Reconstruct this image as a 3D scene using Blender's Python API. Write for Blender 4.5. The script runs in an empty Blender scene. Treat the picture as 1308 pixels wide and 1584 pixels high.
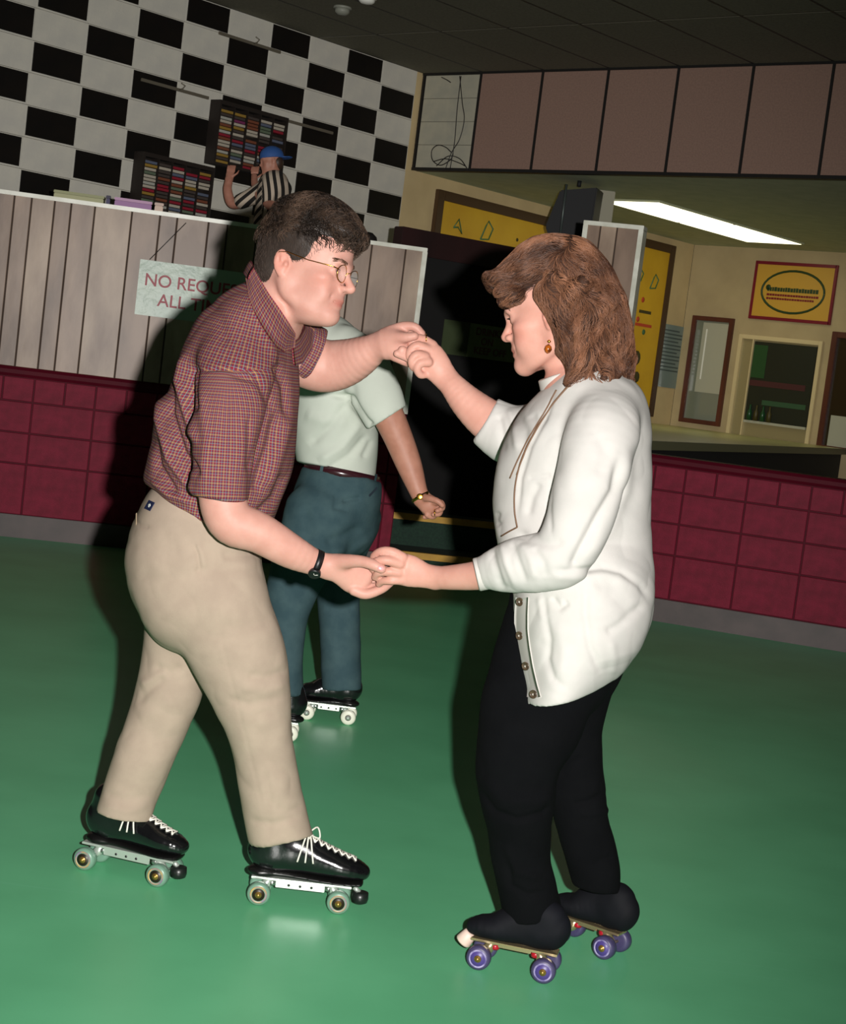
import bpy, bmesh, math, random
import numpy as np
from mathutils import Vector, Matrix

random.seed(7)
rng = np.random.default_rng(7)
SC = bpy.context.scene
COL = SC.collection
PI = math.pi

# ---------------------------------------------------------------- camera
W, H = 1308, 1584
FOC, PITCH, ROLL, CAMZ = 2532.0, 0.0867, 0.124, 1.44
_F = np.array([0, math.cos(PITCH), -math.sin(PITCH)]); _R = np.array([1.0, 0, 0]); _U = np.cross(_R, _F)
_c, _s = math.cos(ROLL), math.sin(ROLL)
CR, CU = _c * _R + _s * _U, -_s * _R + _c * _U
CM = np.array([CR, CU, _F]); C0 = np.array([0, 0, CAMZ])
cam_data = bpy.data.cameras.new('camera'); cam = bpy.data.objects.new('camera', cam_data); COL.objects.link(cam)
cam_data.sensor_fit = 'VERTICAL'; cam_data.sensor_height = 36.0; cam_data.lens = FOC / H * 36.0
cam_data.clip_start = 0.05; cam_data.clip_end = 100
cam.matrix_world = Matrix(((CR[0], CU[0], -_F[0], 0), (CR[1], CU[1], -_F[1], 0), (CR[2], CU[2], -_F[2], CAMZ), (0, 0, 0, 1)))
SC.camera = cam

# ---------------------------------------------------------------- world, flash, exposure
world = bpy.data.worlds.new('world'); SC.world = world; world.use_nodes = True
world.node_tree.nodes['Background'].inputs[0].default_value = (0.55, 0.62, 0.42, 1)
world.node_tree.nodes['Background'].inputs[1].default_value = 0.035
fl = bpy.data.lights.new('flash', 'SPOT'); fl.energy = 262; fl.color = (1.0, 0.965, 0.935)
fl.use_nodes = True; _n = fl.node_tree.nodes; _fo = _n.new('ShaderNodeLightFalloff'); _fo.inputs['Strength'].default_value = 1.0
fl.node_tree.links.new(_fo.outputs['Linear'], _n['Emission'].inputs['Strength'])   # reaches deep into the hall, as the film shows
fl.shadow_soft_size = 0.022; fl.spot_size = math.radians(66); fl.spot_blend = 0.9
flo = bpy.data.objects.new('flash', fl); COL.objects.link(flo)
_fp = C0 + CR * 0.17 + CU * 0.05
flo.location = _fp
flo.rotation_euler = (Vector((-0.3, 4.4, 1.02)) - Vector(_fp)).to_track_quat('-Z', 'Y').to_euler()
SC.view_settings.view_transform = 'Standard'; SC.view_settings.look = 'None'
SC.view_settings.gamma = 1; SC.view_settings.use_curve_mapping = False
SC.view_settings.exposure = 0.0

# ---------------------------------------------------------------- helpers
def ray(x, y):
    return CM.T @ np.array([(x - W / 2) / FOC, -(y - H / 2) / FOC, 1.0])
def P(x, y, Y):                       # the point at distance Y in front of the photographer seen at x, y
    d = ray(x, y); return C0 + d * (Y / d[1])
def PZ(x, y, z):                      # the point at height z
    d = ray(x, y); return C0 + d * ((z - CAMZ) / d[2])
def PV(x, y, o, az):                  # the point on an upright plane through o
    d = ray(x, y); n = np.array([-math.sin(az), math.cos(az), 0]); return C0 + d * (n @ (np.array([o[0], o[1], 0]) - C0)) / (n @ d)

_mats = {}
def lin(c):
    return tuple(((v / 255) / 12.92 if v / 255 <= 0.04045 else ((v / 255 + 0.055) / 1.055) ** 2.4) for v in c)
def mat(name, rgb, rough=0.6, metal=0.0, rgb2=None, scale=8.0, bump=0.0, bscale=60.0, spec=0.5, emit=0, stretch=(1, 1, 1), coat=0, sss=0, attr=None, detail=4, alpha=1, trans=0, sheen=0):
    if name in _mats: return _mats[name]
    m = bpy.data.materials.new(name); m.use_nodes = True; nt = m.node_tree; N = nt.nodes; L = nt.links
    b = N['Principled BSDF']
    c = lin(rgb) + (1,)
    b.inputs['Base Color'].default_value = c; b.inputs['Roughness'].default_value = rough
    b.inputs['Metallic'].default_value = metal; b.inputs['Specular IOR Level'].default_value = spec
    tc = N.new('ShaderNodeTexCoord'); mp = N.new('ShaderNodeMapping'); mp.inputs['Scale'].default_value = stretch
    L.new(tc.outputs['Object'], mp.inputs['Vector'])
    src = None
    if rgb2 is not None:
        n = N.new('ShaderNodeTexNoise'); n.inputs['Scale'].default_value = scale; n.inputs['Detail'].default_value = detail
        L.new(mp.outputs[0], n.inputs['Vector'])
        r = N.new('ShaderNodeValToRGB'); r.color_ramp.elements[0].position = 0.35; r.color_ramp.elements[1].position = 0.65
        r.color_ramp.elements[0].color = c; r.color_ramp.elements[1].color = lin(rgb2) + (1,)
        L.new(n.outputs['Fac'], r.inputs['Fac']); src = r.outputs['Color']
    if attr:
        a = N.new('ShaderNodeAttribute'); a.attribute_name = attr
        if src is not None:
            mx = N.new('ShaderNodeMix'); mx.data_type = 'RGBA'; mx.blend_type = 'MULTIPLY'; mx.inputs[0].default_value = 1
            L.new(src, mx.inputs[6]); L.new(a.outputs['Color'], mx.inputs[7]); src = mx.outputs[2]
        else: src = a.outputs['Color']
    if src is not None: L.new(src, b.inputs['Base Color'])
    if bump:
        n2 = N.new('ShaderNodeTexNoise'); n2.inputs['Scale'].default_value = bscale; n2.inputs['Detail'].default_value = 3
        L.new(mp.outputs[0], n2.inputs['Vector'])
        bp = N.new('ShaderNodeBump'); bp.inputs['Strength'].default_value = bump; bp.inputs['Distance'].default_value = 0.01
        L.new(n2.outputs['Fac'], bp.inputs['Height']); L.new(bp.outputs['Normal'], b.inputs['Normal'])
    if emit:
        b.inputs['Emission Color'].default_value = c; b.inputs['Emission Strength'].default_value = emit
    if coat: b.inputs['Coat Weight'].default_value = coat; b.inputs['Coat Roughness'].default_value = 0.15
    if sss:
        b.inputs['Subsurface Weight'].default_value = sss; b.inputs['Subsurface Radius'].default_value = (1, 0.35, 0.2); b.inputs['Subsurface Scale'].default_value = 0.006
    if trans: b.inputs['Transmission Weight'].default_value = trans
    if sheen: b.inputs['Sheen Weight'].default_value = sheen
    b.inputs['Alpha'].default_value = alpha
    _mats[name] = m; return m

def tag(o, label=None, cat=None, group=None, kind=None):
    if label: o['label'] = label
    if cat: o['category'] = cat
    if group: o['group'] = group
    if kind: o['kind'] = kind
    return o
def link(name, me, parent=None, m=None):
    o = bpy.data.objects.new(name, me)
    if m is not None and me is not None and hasattr(me, 'materials') and len(me.materials) == 0: me.materials.append(m)
    COL.objects.link(o)
    if parent is not None:
        o.parent = parent; o.matrix_parent_inverse = PARENT_INV.get(parent.name, Matrix.Identity(4))
    return o
PARENT_INV = {}
def empty(name, loc, rz=0.0):          # an Empty at a thing's base; its parts keep world coordinates
    o = bpy.data.objects.new(name, None); COL.objects.link(o); o.empty_display_size = 0.1
    o.location = loc; o.rotation_euler = (0, 0, rz)
    PARENT_INV[o.name] = (Matrix.Translation(Vector(loc)) @ Matrix.Rotation(rz, 4, 'Z')).inverted()
    return o
def mesh_np(name, V, Fq, smooth=True):
    me = bpy.data.meshes.new(name)
    V = np.asarray(V, dtype=np.float32)
    faces = [np.asarray(f, dtype=np.int32) for f in (Fq if isinstance(Fq, (list, tuple)) else [Fq]) if f is not None and len(f)]
    loops = np.concatenate([f.ravel() for f in faces]); 
    sizes = np.concatenate([np.full(len(f), f.shape[1], dtype=np.int32) for f in faces])
    me.vertices.add(len(V)); me.vertices.foreach_set('co', V.ravel())
    me.loops.add(len(loops)); me.loops.foreach_set('vertex_index', loops)
    me.polygons.add(len(sizes)); st = np.concatenate([[0], np.cumsum(sizes)[:-1]]).astype(np.int32)
    me.polygons.foreach_set('loop_start', st)
    me.polygons.foreach_set('use_smooth', np.full(len(sizes), smooth))
    me.update(calc_edges=True)
    return me
class MB:                               # collects simple shapes into one mesh
    def __init__(s): s.v = []; s.f = []; s.sm = []
    def add(s, v, f, smooth=False):
        n = len(s.v); s.v += [tuple(p) for p in v]; s.f += [tuple(i + n for i in q) for q in f]; s.sm += [smooth] * len(f); return s
    def box(s, lo, hi, fr=None, ch=0.0):
        x0, y0, z0 = lo; x1, y1, z1 = hi
        v = [(x0, y0, z0), (x1, y0, z0), (x1, y1, z0), (x0, y1, z0), (x0, y0, z1), (x1, y0, z1), (x1, y1, z1), (x0, y1, z1)]
        f = [(0, 3, 2, 1), (4, 5, 6, 7), (0, 1, 5, 4), (1, 2, 6, 5), (2, 3, 7, 6), (3, 0, 4, 7)]
        if ch:                          # chamfered front (the -y side)
            v = [(x0, y0 + ch, z0), (x1, y0 + ch, z0), (x1, y1, z0), (x0, y1, z0), (x0, y0 + ch, z1), (x1, y0 + ch, z1), (x1, y1, z1), (x0, y1, z1),
                 (x0 + ch, y0, z0 + ch), (x1 - ch, y0, z0 + ch), (x1 - ch, y0, z1 - ch), (x0 + ch, y0, z1 - ch)]
            f = [(0, 3, 2, 1), (4, 5, 6, 7), (1, 2, 6, 5), (2, 3, 7, 6), (3, 0, 4, 7), (8, 9, 10, 11), (0, 1, 9, 8), (1, 5, 10, 9), (5, 4, 11, 10), (4, 0, 8, 11)]
        if fr is not None: v = [fr @ Vector(p) for p in v]
        return s.add(v, f)
    def tube(s, pts, r, n=8, caps=True, flat=None):
        pts = [np.array(p, float) for p in pts]; rs = r if isinstance(r, (list, tuple)) else [r] * len(pts)
        v = []; f = []; prev = None
        for i, p in enumerate(pts):
            a = pts[min(i + 1, len(pts) - 1)] - pts[max(i - 1, 0)]; a = a / (np.linalg.norm(a) + 1e-12)
            if prev is None:
                t = np.array([0, 0, 1.0]) if abs(a[2]) < 0.9 else np.array([1.0, 0, 0])
                u = np.cross(a, t)
            else: u = prev - a * (prev @ a)
            u = u / (np.linalg.norm(u) + 1e-12); prev = u; w = np.cross(a, u)
            for k in range(n):
                th = 2 * PI * k / n; v.append(p + rs[i] * (math.cos(th) * u + math.sin(th) * w * (flat or 1)))
        for i in range(len(pts) - 1):
            for k in range(n):
                f.append((i * n + k, i * n + (k + 1) % n, (i + 1) * n + (k + 1) % n, (i + 1) * n + k))
        if caps: f.append(tuple(range(n - 1, -1, -1))); f.append(tuple((len(pts) - 1) * n + k for k in range(n)))
        return s.add(v, f, True)
    def lathe(s, prof, o, axis, n=20):  # prof: (distance along axis, radius)
        a = np.array(axis, float); a /= np.linalg.norm(a); t = np.array([0, 0, 1.0]) if abs(a[2]) < 0.9 else np.array([1.0, 0, 0])
        u = np.cross(a, t); u /= np.linalg.norm(u); w = np.cross(a, u); o = np.array(o, float); v = []; f = []
        for d, r in prof:
            for k in range(n):
                th = 2 * PI * k / n; v.append(o + a * d + r * (math.cos(th) * u + math.sin(th) * w))
        for i in range(len(prof) - 1):
            for k in range(n): f.append((i * n + k, i * n + (k + 1) % n, (i + 1) * n + (k + 1) % n, (i + 1) * n + k))
        f.append(tuple(range(n - 1, -1, -1))); f.append(tuple((len(prof) - 1) * n + k for k in range(n)))
        return s.add(v, f, True)
    def prism(s, poly, z0, z1, fr=None):   # polygon in x, y
        n = len(poly); v = [(x, y, z0) for x, y in poly] + [(x, y, z1) for x, y in poly]
        f = [tuple(range(n - 1, -1, -1)), tuple(range(n, 2 * n))] + [(i, (i + 1) % n, n + (i + 1) % n, n + i) for i in range(n)]
        if fr is not None: v = [fr @ Vector(p) for p in v]
        return s.add(v, f)
    def build(s, name, m, parent=None, bevel=0):
        me = bpy.data.meshes.new(name); me.from_pydata([tuple(map(float, p)) for p in s.v], [], s.f); 
        me.polygons.foreach_set('use_smooth', s.sm); me.update()
        bm = bmesh.new(); bm.from_mesh(me); bmesh.ops.recalc_face_normals(bm, faces=bm.faces)
        if bevel: bmesh.ops.bevel(bm, geom=[e for e in bm.edges if len(e.link_faces) == 2 and e.calc_face_angle(0) > 0.6], offset=bevel, segments=2, affect='EDGES', clamp_overlap=True)
        bm.to_mesh(me); bm.free()
        return link(name, me, parent, m)
def frame(o, az, z=0.0):                # local x along azimuth az, y = into the wall, z up
    return Matrix.Translation((o[0], o[1], z)) @ Matrix.Rotation(az, 4, 'Z')
def text(s, size, M4, m, parent, name='lettering', depth=0.001, align='LEFT', bold=0.0, sx=1):
    cu = bpy.data.curves.new(name, 'FONT'); cu.body = s; cu.size = size; cu.extrude = depth; cu.align_x = align; cu.offset = bold
    t = bpy.data.objects.new(name, cu); COL.objects.link(t); bpy.context.view_layer.update()
    me = bpy.data.meshes.new_from_object(t.evaluated_get(bpy.context.evaluated_depsgraph_get())); bpy.data.objects.remove(t); bpy.data.curves.remove(cu)
    me.name = name; me.materials.clear(); me.transform(M4 @ Matrix.Rotation(PI / 2, 4, 'X') @ Matrix.Diagonal((sx, 1, 1, 1)))
    return link(name, me, parent, m)
# ---------------------------------------------------------------- setting
AZ, LAZ, RAZ = 0.8696, 0.1813, -0.296
KS = 1.25                                # tile size and room depth go together
WO = np.array([-2.7941, 10.47]) * KS; WD = np.array([math.cos(AZ), math.sin(AZ)])      # chequered wall
SO = np.array([-0.427, 13.274]) * KS; SD = np.array([math.sin(AZ), -math.cos(AZ)])     # bulkhead
LO = np.array([-2.3453, 10.8332]); LD = np.array([math.cos(LAZ), math.sin(LAZ)])  # left rink wall
RO = np.array([1.577, 10.593]); RD = np.array([math.cos(RAZ), math.sin(RAZ)])     # right rink wall
LEND = float((np.array([-0.195, 11.227]) - LO) @ LD); RST = float((np.array([0.82, 10.858]) - RO) @ RD)
CEIL = CAMZ + (3.765 - CAMZ) * KS; BZ = CAMZ + (3.0 - CAMZ) * KS; TW = 0.4 * KS; TH = 0.2 * KS
def w2(o, d, t, n=0.0):                 # point t along a wall, n into it
    d = np.array(d); return np.array(o) + d * t + np.array([-d[1], d[0]]) * n

M_floor = mat('rink_floor_paint', (112, 204, 150), 0.4, rgb2=(104, 194, 141), scale=2.2, bump=0.05, bscale=12, spec=0.42)
# long faint skate scratches in the paint, a property of the floor itself
nt = M_floor.node_tree; N = nt.nodes; L = nt.links; b = N['Principled BSDF']
old = b.inputs['Base Color'].links[0].from_socket
tc = N.new('ShaderNodeTexCoord'); mp = N.new('ShaderNodeMapping'); mp.inputs['Rotation'].default_value = (0, 0, 0.5); mp.inputs['Scale'].default_value = (0.5, 14, 1)
ns = N.new('ShaderNodeTexNoise'); ns.inputs['Scale'].default_value = 2.3; ns.inputs['Detail'].default_value = 6; ns.inputs['Distortion'].default_value = 0.6
L.new(tc.outputs['Object'], mp.inputs['Vector']); L.new(mp.outputs[0], ns.inputs['Vector'])
rp = N.new('ShaderNodeValToRGB'); rp.color_ramp.elements[0].position = 0.66; rp.color_ramp.elements[1].position = 0.74
rp.color_ramp.elements[0].color = (0, 0, 0, 1); rp.color_ramp.elements[1].color = (0.35, 0.35, 0.35, 1); L.new(ns.outputs['Fac'], rp.inputs['Fac'])
mx = N.new('ShaderNodeMix'); mx.data_type = 'RGBA'; L.new(rp.outputs['Color'], mx.inputs[0]); L.new(old, mx.inputs[6]); mx.inputs[7].default_value = lin((120, 205, 160)) + (1,)
L.new(mx.outputs[2], b.inputs['Base Color'])

la = w2(LO, LD, -3.2, 0.1); lb = w2(LO, LD, LEND, 0.1); ra = w2(RO, RD, RST, 0.1); rb = w2(RO, RD, 3.6, 0.1)
MB().prism([(-6.5, -1), (6.5, -1), (6.5, 8.6), tuple(rb), tuple(ra), (ra[0], 11.2), tuple(lb), tuple(la), (-6.5, 10.1)], -0.06, 0.0).build('floor', M_floor)['kind'] = 'structure'
M_hall = mat('hall_carpet', (34, 30, 30), 0.95, rgb2=(24, 28, 26), scale=30)
MB().box((-9, 8.2, -0.14), (9, 20, -0.065)).build('floor_hall', M_hall)['kind'] = 'structure'

# rink walls of painted blocks in stack bond, each block its own piece
M_red = mat('maroon_block_paint', (118, 18, 44), 0.6, rgb2=(102, 13, 36), scale=14, bump=0.15, bscale=160, spec=0.18)
M_redcap = mat('maroon_cap_paint', (78, 6, 24), 0.6, spec=0.12, rgb2=(70, 6, 22), scale=6)
M_base = mat('charcoal_base_rubber', (78, 66, 64), 0.55, rgb2=(62, 54, 52), scale=5)
block_meshes = {}
def piece(name, w, hh, d, ch, m, parent, fr):
    key = (name, round(w, 3), round(hh, 3), m.name)
    if key not in block_meshes:
        t = MB().box((0, 0, 0), (w, d, hh), ch=ch); me = bpy.data.meshes.new(name); me.from_pydata([tuple(map(float, p)) for p in t.v], [], t.f)
        bm = bmesh.new(); bm.from_mesh(me); bmesh.ops.recalc_face_normals(bm, faces=bm.faces); bm.to_mesh(me); bm.free()
        me.materials.append(m); block_meshes[key] = me
    o = bpy.data.objects.new(name, block_meshes[key]); COL.objects.link(o); o.parent = parent; o.matrix_basis = fr; return o
def block_wall(name, O, D, az, t0, t1, j0, ztop):
    core = MB().box((t0, 0.012, 0), (t1, 0.2, ztop - 0.065), frame(O, az)).build(name, M_redcap); core['kind'] = 'structure'
    # cap with a rounded nose
    prof = [(0.2, ztop - 0.065), (-0.004, ztop - 0.065), (-0.016, ztop - 0.045), (-0.016, ztop - 0.02), (-0.002, ztop), (0.2, ztop)]
    v = [frame(O, az) @ Vector((t, y, z)) for t in (t0, t1) for y, z in prof]; n = len(prof)
    MB().add(v, [tuple(range(n)), tuple(range(2 * n - 1, n - 1, -1))] + [(i, n + i, n + (i + 1) % n, (i + 1) % n) for i in range(n)]).build('wall_cap', M_redcap, core)
    def row(z0, z1, w, off):
        k = math.floor((t0 - off) / w)
        while off + k * w < t1:
            a, b2 = max(t0, off + k * w), min(t1, off + (k + 1) * w); k += 1
            if b2 - a < 0.03: continue
            jy = random.uniform(-0.002, 0.002)
            piece('block', round(b2 - a - 0.011, 3), round(z1 - z0 - 0.011, 3), 0.03, 0.0025, M_red, core, frame(O, az) @ Matrix.Translation((a + 0.0055, jy, z0 + 0.0055)))
    row(ztop - 0.225, ztop - 0.065, 0.2, j0)
    z = ztop - 0.225
    while z > 0.16:
        z0 = max(z - 0.205, 0.15); 
        if z0 < 0.3: z0 = 0.15
        row(z0, z, 0.4, j0); z = z0
    return core
wl = block_wall('wall_left', LO, LD, LAZ, -3.2, LEND, -0.3, 1.125)
wr = block_wall('wall_right', RO, RD, RAZ, RST, 3.6, 0.08, 1.075)
for nm, O, az, a, b2, zz in (('baseboard_left', LO, LAZ, -3.2, LEND, 0.152), ('baseboard_right', RO, RAZ, RST, 3.6, 0.148)):
    MB().box((a, -0.012, 0.0), (b2, 0.011, zz), frame(O, az)).build(nm, M_base, bevel=0.003)['kind'] = 'structure'

# plank panelling above the left wall and on the pillar
M_plank = [mat('plank_veneer_%s' % k, c, 0.42, rgb2=c2, scale=5, bump=0.12, bscale=9, spec=0.45, stretch=(1, 1, 0.35), detail=9)
           for k, c, c2 in (('a', (152, 128, 110), (104, 84, 70)), ('b', (168, 146, 126), (120, 98, 82)), ('c', (142, 118, 100), (100, 80, 66)))]
M_gap = mat('plank_groove', (50, 36, 28), 0.8)
M_trim = mat('white_painted_trim', (226, 226, 214), 0.32, rgb2=(196, 196, 180), scale=9, spec=0.6)
def panelling(name, O, az, t0, t1, z0, z1, cuts, parent=None):
    bk = MB().box((t0, 0.012, z0), (t1, 0.11, z1), frame(O, az)).build(name, M_gap); bk['kind'] = 'structure'
    cs = [t0] + [c for c in cuts if t0 < c < t1] + [t1]
    for i in range(len(cs) - 1):
        w = cs[i + 1] - cs[i]
        mb = MB().box((cs[i] + 0.004, 0.0, z0), (cs[i + 1] - 0.004, 0.0125, z1 - 0.002), frame(O, az), ch=0.003)
        mb.build('plank', M_plank[i % 3], bk)
    return bk
def tL(x, y=350): return float((PV(x, y, LO, LAZ)[:2] - LO) @ LD)
cuts = [-3.0, -2.75, -2.6, -2.3, -2.1, -1.8, -1.55, -1.4, -1.1, -0.85, -0.75] + [tL(x) for x in (18, 45, 81, 107, 144, 202, 246, 273, 322, 352, 398, 430, 476, 505, 549, 579, 632)]
wp = panelling('wall_panelling', LO, LAZ, -3.2, LEND, 1.125, 2.235, sorted(cuts))
F_L = frame(LO, LAZ)
o = MB().box((-3.2, -0.012, 2.225), (LEND + 0.004, 0.125, 2.252), F_L).build('trim_1', M_trim, bevel=0.002); o['kind'] = 'structure'
o = MB().box((LEND - 0.028, -0.013, 1.118), (LEND + 0.006, 0.125, 2.226), F_L).build('trim_2', M_trim, bevel=0.002); o['kind'] = 'structure'
def tR(x, y): return float((PV(x, y, RO, RAZ)[:2] - RO) @ RD)
PE = float((np.array([1.198, 10.743]) - RO) @ RD)
panelling('pillar_panelling', RO, RAZ, RST, PE, 1.075, 2.51, [tR(926, 370), tR(952, 370)])
F_R = frame(RO, RAZ)
for k, (a, b2, z0, z1) in enumerate(((RST - 0.002, RST + 0.03, 1.075, 2.5), (PE - 0.03, PE + 0.002, 1.075, 2.5), (RST - 0.002, PE + 0.002, 2.5, 2.528))):
    MB().box((a, -0.012, z0), (b2, 0.125, z1), F_R).build('trim_%d' % (k + 3), M_trim, bevel=0.002)['kind'] = 'structure'

# chequered block wall behind the booth: each painted block a tile
M_wcore = mat('wall_joint', (150, 146, 130), 0.8)
M_tw = mat('off_white_block', (208, 205, 192), 0.6, rgb2=(198, 196, 186), scale=6, bump=0.1, bscale=50, spec=0.3)
M_tb = mat('black_block', (14, 13, 12), 0.55, rgb2=(22, 18, 14), scale=3, spec=0.25)
M_cream = mat('cream_wall_paint', (208, 186, 140), 0.6, rgb2=(198, 176, 132), scale=3, spec=0.3)
wc = MB().box((-3.2 * KS, 0.03, -0.06), (3.635 * KS, 0.2, CEIL), frame(WO, AZ)).build('wall_back', M_wcore); wc['kind'] = 'structure'
Z0 = CAMZ + (3.179 - CAMZ) * KS
for c in range(-8, 9):
    for r in range(-3, 7):
        zt, zb = min(Z0 - TH * r, CEIL), Z0 - TH * (r + 1)
        blk = (c + r) % 2 == 0
        if blk: piece('tile', TW * 0.945, round(zt - zb - 0.024, 3), 0.03, 0.002, M_tb, wc, frame(WO, AZ, zb + 0.014) @ Matrix.Translation((TW * c + TW * 0.03, 0.001, 0)))
        piece('tile', TW - 0.0025, round(zt - zb - 0.0025, 3), 0.03, 0.001, M_tw, wc, frame(WO, AZ, zb) @ Matrix.Translation((TW * c + 0.001, 0.003 if not blk else 0.006, 0)))
tE = float((np.array([2.37, 16.58]) * KS - WO) @ WD)
MB().box((3.6 * KS, 0.005, -0.06), (tE, 0.2, CEIL), frame(WO, AZ)).build('wall_cream', M_cream)['kind'] = 'structure'
FO = w2(WO, WD, tE)                       # far corner of the snack room
F_F = frame(FO, AZ - PI / 2)
MB().box((0, 0, -0.06), (6.5, 0.15, BZ + 0.05), F_F).build('wall_far', mat('far_wall_paint', (186, 168, 128), 0.6, rgb2=(176, 158, 120), scale=3, spec=0.3))['kind'] = 'structure'

# ceiling: lay-in tiles hung in a dark grid, and the panelled bulkhead
M_grid = mat('ceiling_grid_black', (22, 20, 18), 0.6)
M_ct = mat('ceiling_tile_grey', (116, 114, 98), 0.9, rgb2=(106, 104, 90), scale=40, bump=0.25, bscale=120, spec=0.15)
F_C = frame(SO, AZ - PI / 2, CEIL)        # x along the bulkhead, +y into the snack room, -y over the rink
ceil = MB().box((-3, -11.0, 0.012), (9.0, 0.0, 0.08), F_C).build('ceiling', M_grid); ceil['kind'] = 'structure'
for i in range(-4, 12):
    for j in range(7):
        piece('tile', 0.572 * KS, 1.196 * KS, 0.004, 0.0, M_ct, ceil, F_C @ Matrix.Translation((0.0055 + 0.595 * KS * i + 0.0115 * KS, -1.22 * KS * j - 0.012, 0.0)) @ Matrix.Rotation(PI / 2, 4, 'X') @ Matrix.Scale(-1, 4, (0, 1, 0)))
for i in range(-4, 13): MB().box((0.0055 + 0.595 * KS * i - 0.013, -10.6, -0.004), (0.0055 + 0.595 * KS * i + 0.013, -0.01, 0.013), F_C).build('grid_bar', M_grid, ceil)
for j in range(8): MB().box((-2.9, -1.22 * KS * j - 0.016, -0.0035), (8.9, -1.22 * KS * j + 0.008, 0.013), F_C).build('grid_bar', M_grid, ceil)
M_sof = mat('bulkhead_panel_taupe', (150, 122, 108), 0.85, rgb2=(140, 114, 102), scale=60, bump=0.1, bscale=150, spec=0.2)
M_sblk = mat('bulkhead_pale_block', (176, 172, 152), 0.7, rgb2=(164, 162, 146), scale=8)
bh = MB().box((0.0, 0.012, BZ), (9, 0.1, CEIL), frame(SO, AZ - PI / 2)).build('wall_bulkhead', M_grid); bh['kind'] = 'structure'
F_B = frame(SO, AZ - PI / 2)
PW = 0.597 * KS; PH = CEIL - BZ
for i in range(12):
    x0 = 0.036 if i == 0 else PW * i + 0.014
    if i == 0:
        for r in range(4):
            piece('block', PW - 0.045, (PH - 0.05) / 4 - 0.003, 0.03, 0.002, M_sblk, bh, F_B @ Matrix.Translation((x0, 0.006, BZ + 0.026 + (PH - 0.05) / 4 * r)))
    else: piece('panel', PW - 0.024, PH - 0.05, 0.02, 0.002, M_sof, bh, F_B @ Matrix.Translation((x0, 0.0, BZ + 0.026)))
for a, b2, z0, z1 in ((0.0, 9, BZ - 0.004, BZ + 0.026), (0.0, 9, CEIL - 0.024, CEIL - 0.001)) : MB().box((a, -0.01, z0), (b2, 0.012, z1), F_B).build('rail', M_grid, bh)
for i in range(13): MB().box((PW * i - 0.01 + (0.014 if i == 0 else 0), -0.008, BZ + 0.026), (PW * i + 0.013 + (0.014 if i == 0 else 0), 0.012, CEIL - 0.024), F_B).build('rail', M_grid, bh)
M_lc = mat('low_ceiling_sage', (184, 194, 166), 0.8, rgb2=(172, 184, 156), scale=5, bump=0.1)
lc = MB().box((0, 0.1, 0.0), (9, 8, 0.06), frame(SO, AZ - PI / 2, BZ)).build('ceiling_snack_room', M_lc); lc['kind'] = 'structure'
# unseen sides of the hall close it off so that flash light bounces as it does indoors
M_side = mat('hall_side_wall', (120, 112, 96), 0.8)
MB().box((-6.7, -2.0, 0), (-6.5, 12.5, CEIL)).build('wall_side', M_side)['kind'] = 'structure'

# cables coiled on the pale blocks of the bulkhead
M_cable = mat('black_cable', (30, 28, 26), 0.5)
def fb(x, y): q = PV(x, y, SO, AZ - PI / 2); return q - np.array([WD[0], WD[1], 0]) * 0.012
def spline(pts, n=8):
    pts = [np.array(p, float) for p in pts]; out = []
    q = [2 * pts[0] - pts[1]] + pts + [2 * pts[-1] - pts[-2]]
    for i in range(1, len(q) - 2):
        for k in range(n):
            t = k / n; out.append(0.5 * (2 * q[i] + (q[i + 1] - q[i - 1]) * t + (2 * q[i - 1] - 5 * q[i] + 4 * q[i + 1] - q[i + 2]) * t * t + (3 * q[i] - 3 * q[i + 1] + q[i + 2] - q[i - 1]) * t ** 3))
    out.append(pts[-1]); return out
cb = MB()
for path in ([(712, 118), (716, 160), (719, 185), (712, 215), (700, 235), (694, 250), (690, 262)], [(714, 118), (708, 170), (704, 220), (697, 262)],
             [(699, 236), (690, 228), (678, 225), (669, 233), (670, 248), (682, 256), (697, 248), (702, 238)], [(672, 250), (690, 246), (710, 252), (722, 258)], [(676, 257), (694, 242), (712, 246), (724, 262)],
             [(684, 120), (692, 124), (698, 128)]):
    cb.tube(spline([fb(*p) for p in path], 5), 0.005, 6)
tag(cb.build('cable', M_cable), 'black cables hanging and coiled on the pale block bay of the bulkhead', 'cable')

# ceiling fittings
q = PZ(530, 10, CEIL)
d1 = empty('smoke_detector', q); tag(d1, 'pale dome smoke detector on the ceiling left of the white one', 'smoke detector')
M_pl = mat('aged_white_plastic', (140, 142, 130), 0.5)
MB().lathe([(0, 0.075), (-0.018, 0.078), (-0.022, 0.07)], q, (0, 0, 1)).build('base', M_pl, d1)
MB().lathe([(-0.02, 0.066), (-0.05, 0.06), (-0.068, 0.04), (-0.074, 0.001)], q, (0, 0, 1)).build('dome', M_pl, d1)
q = PZ(568, -6, CEIL)
d2 = empty('ceiling_sensor', q); tag(d2, 'bright white round fitting on the ceiling at the top edge of the photo', 'ceiling fitting')
M_w2 = mat('clean_white_plastic', (235, 236, 226), 0.4)
MB().lathe([(0, 0.08), (-0.02, 0.08), (-0.022, 0.072)], q, (0, 0, 1)).build('base', M_w2, d2)
MB().lathe([(-0.02, 0.068), (-0.045, 0.064), (-0.06, 0.045), (-0.066, 0.001)], q, (0, 0, 1)).build('dome', M_w2, d2)
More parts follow.
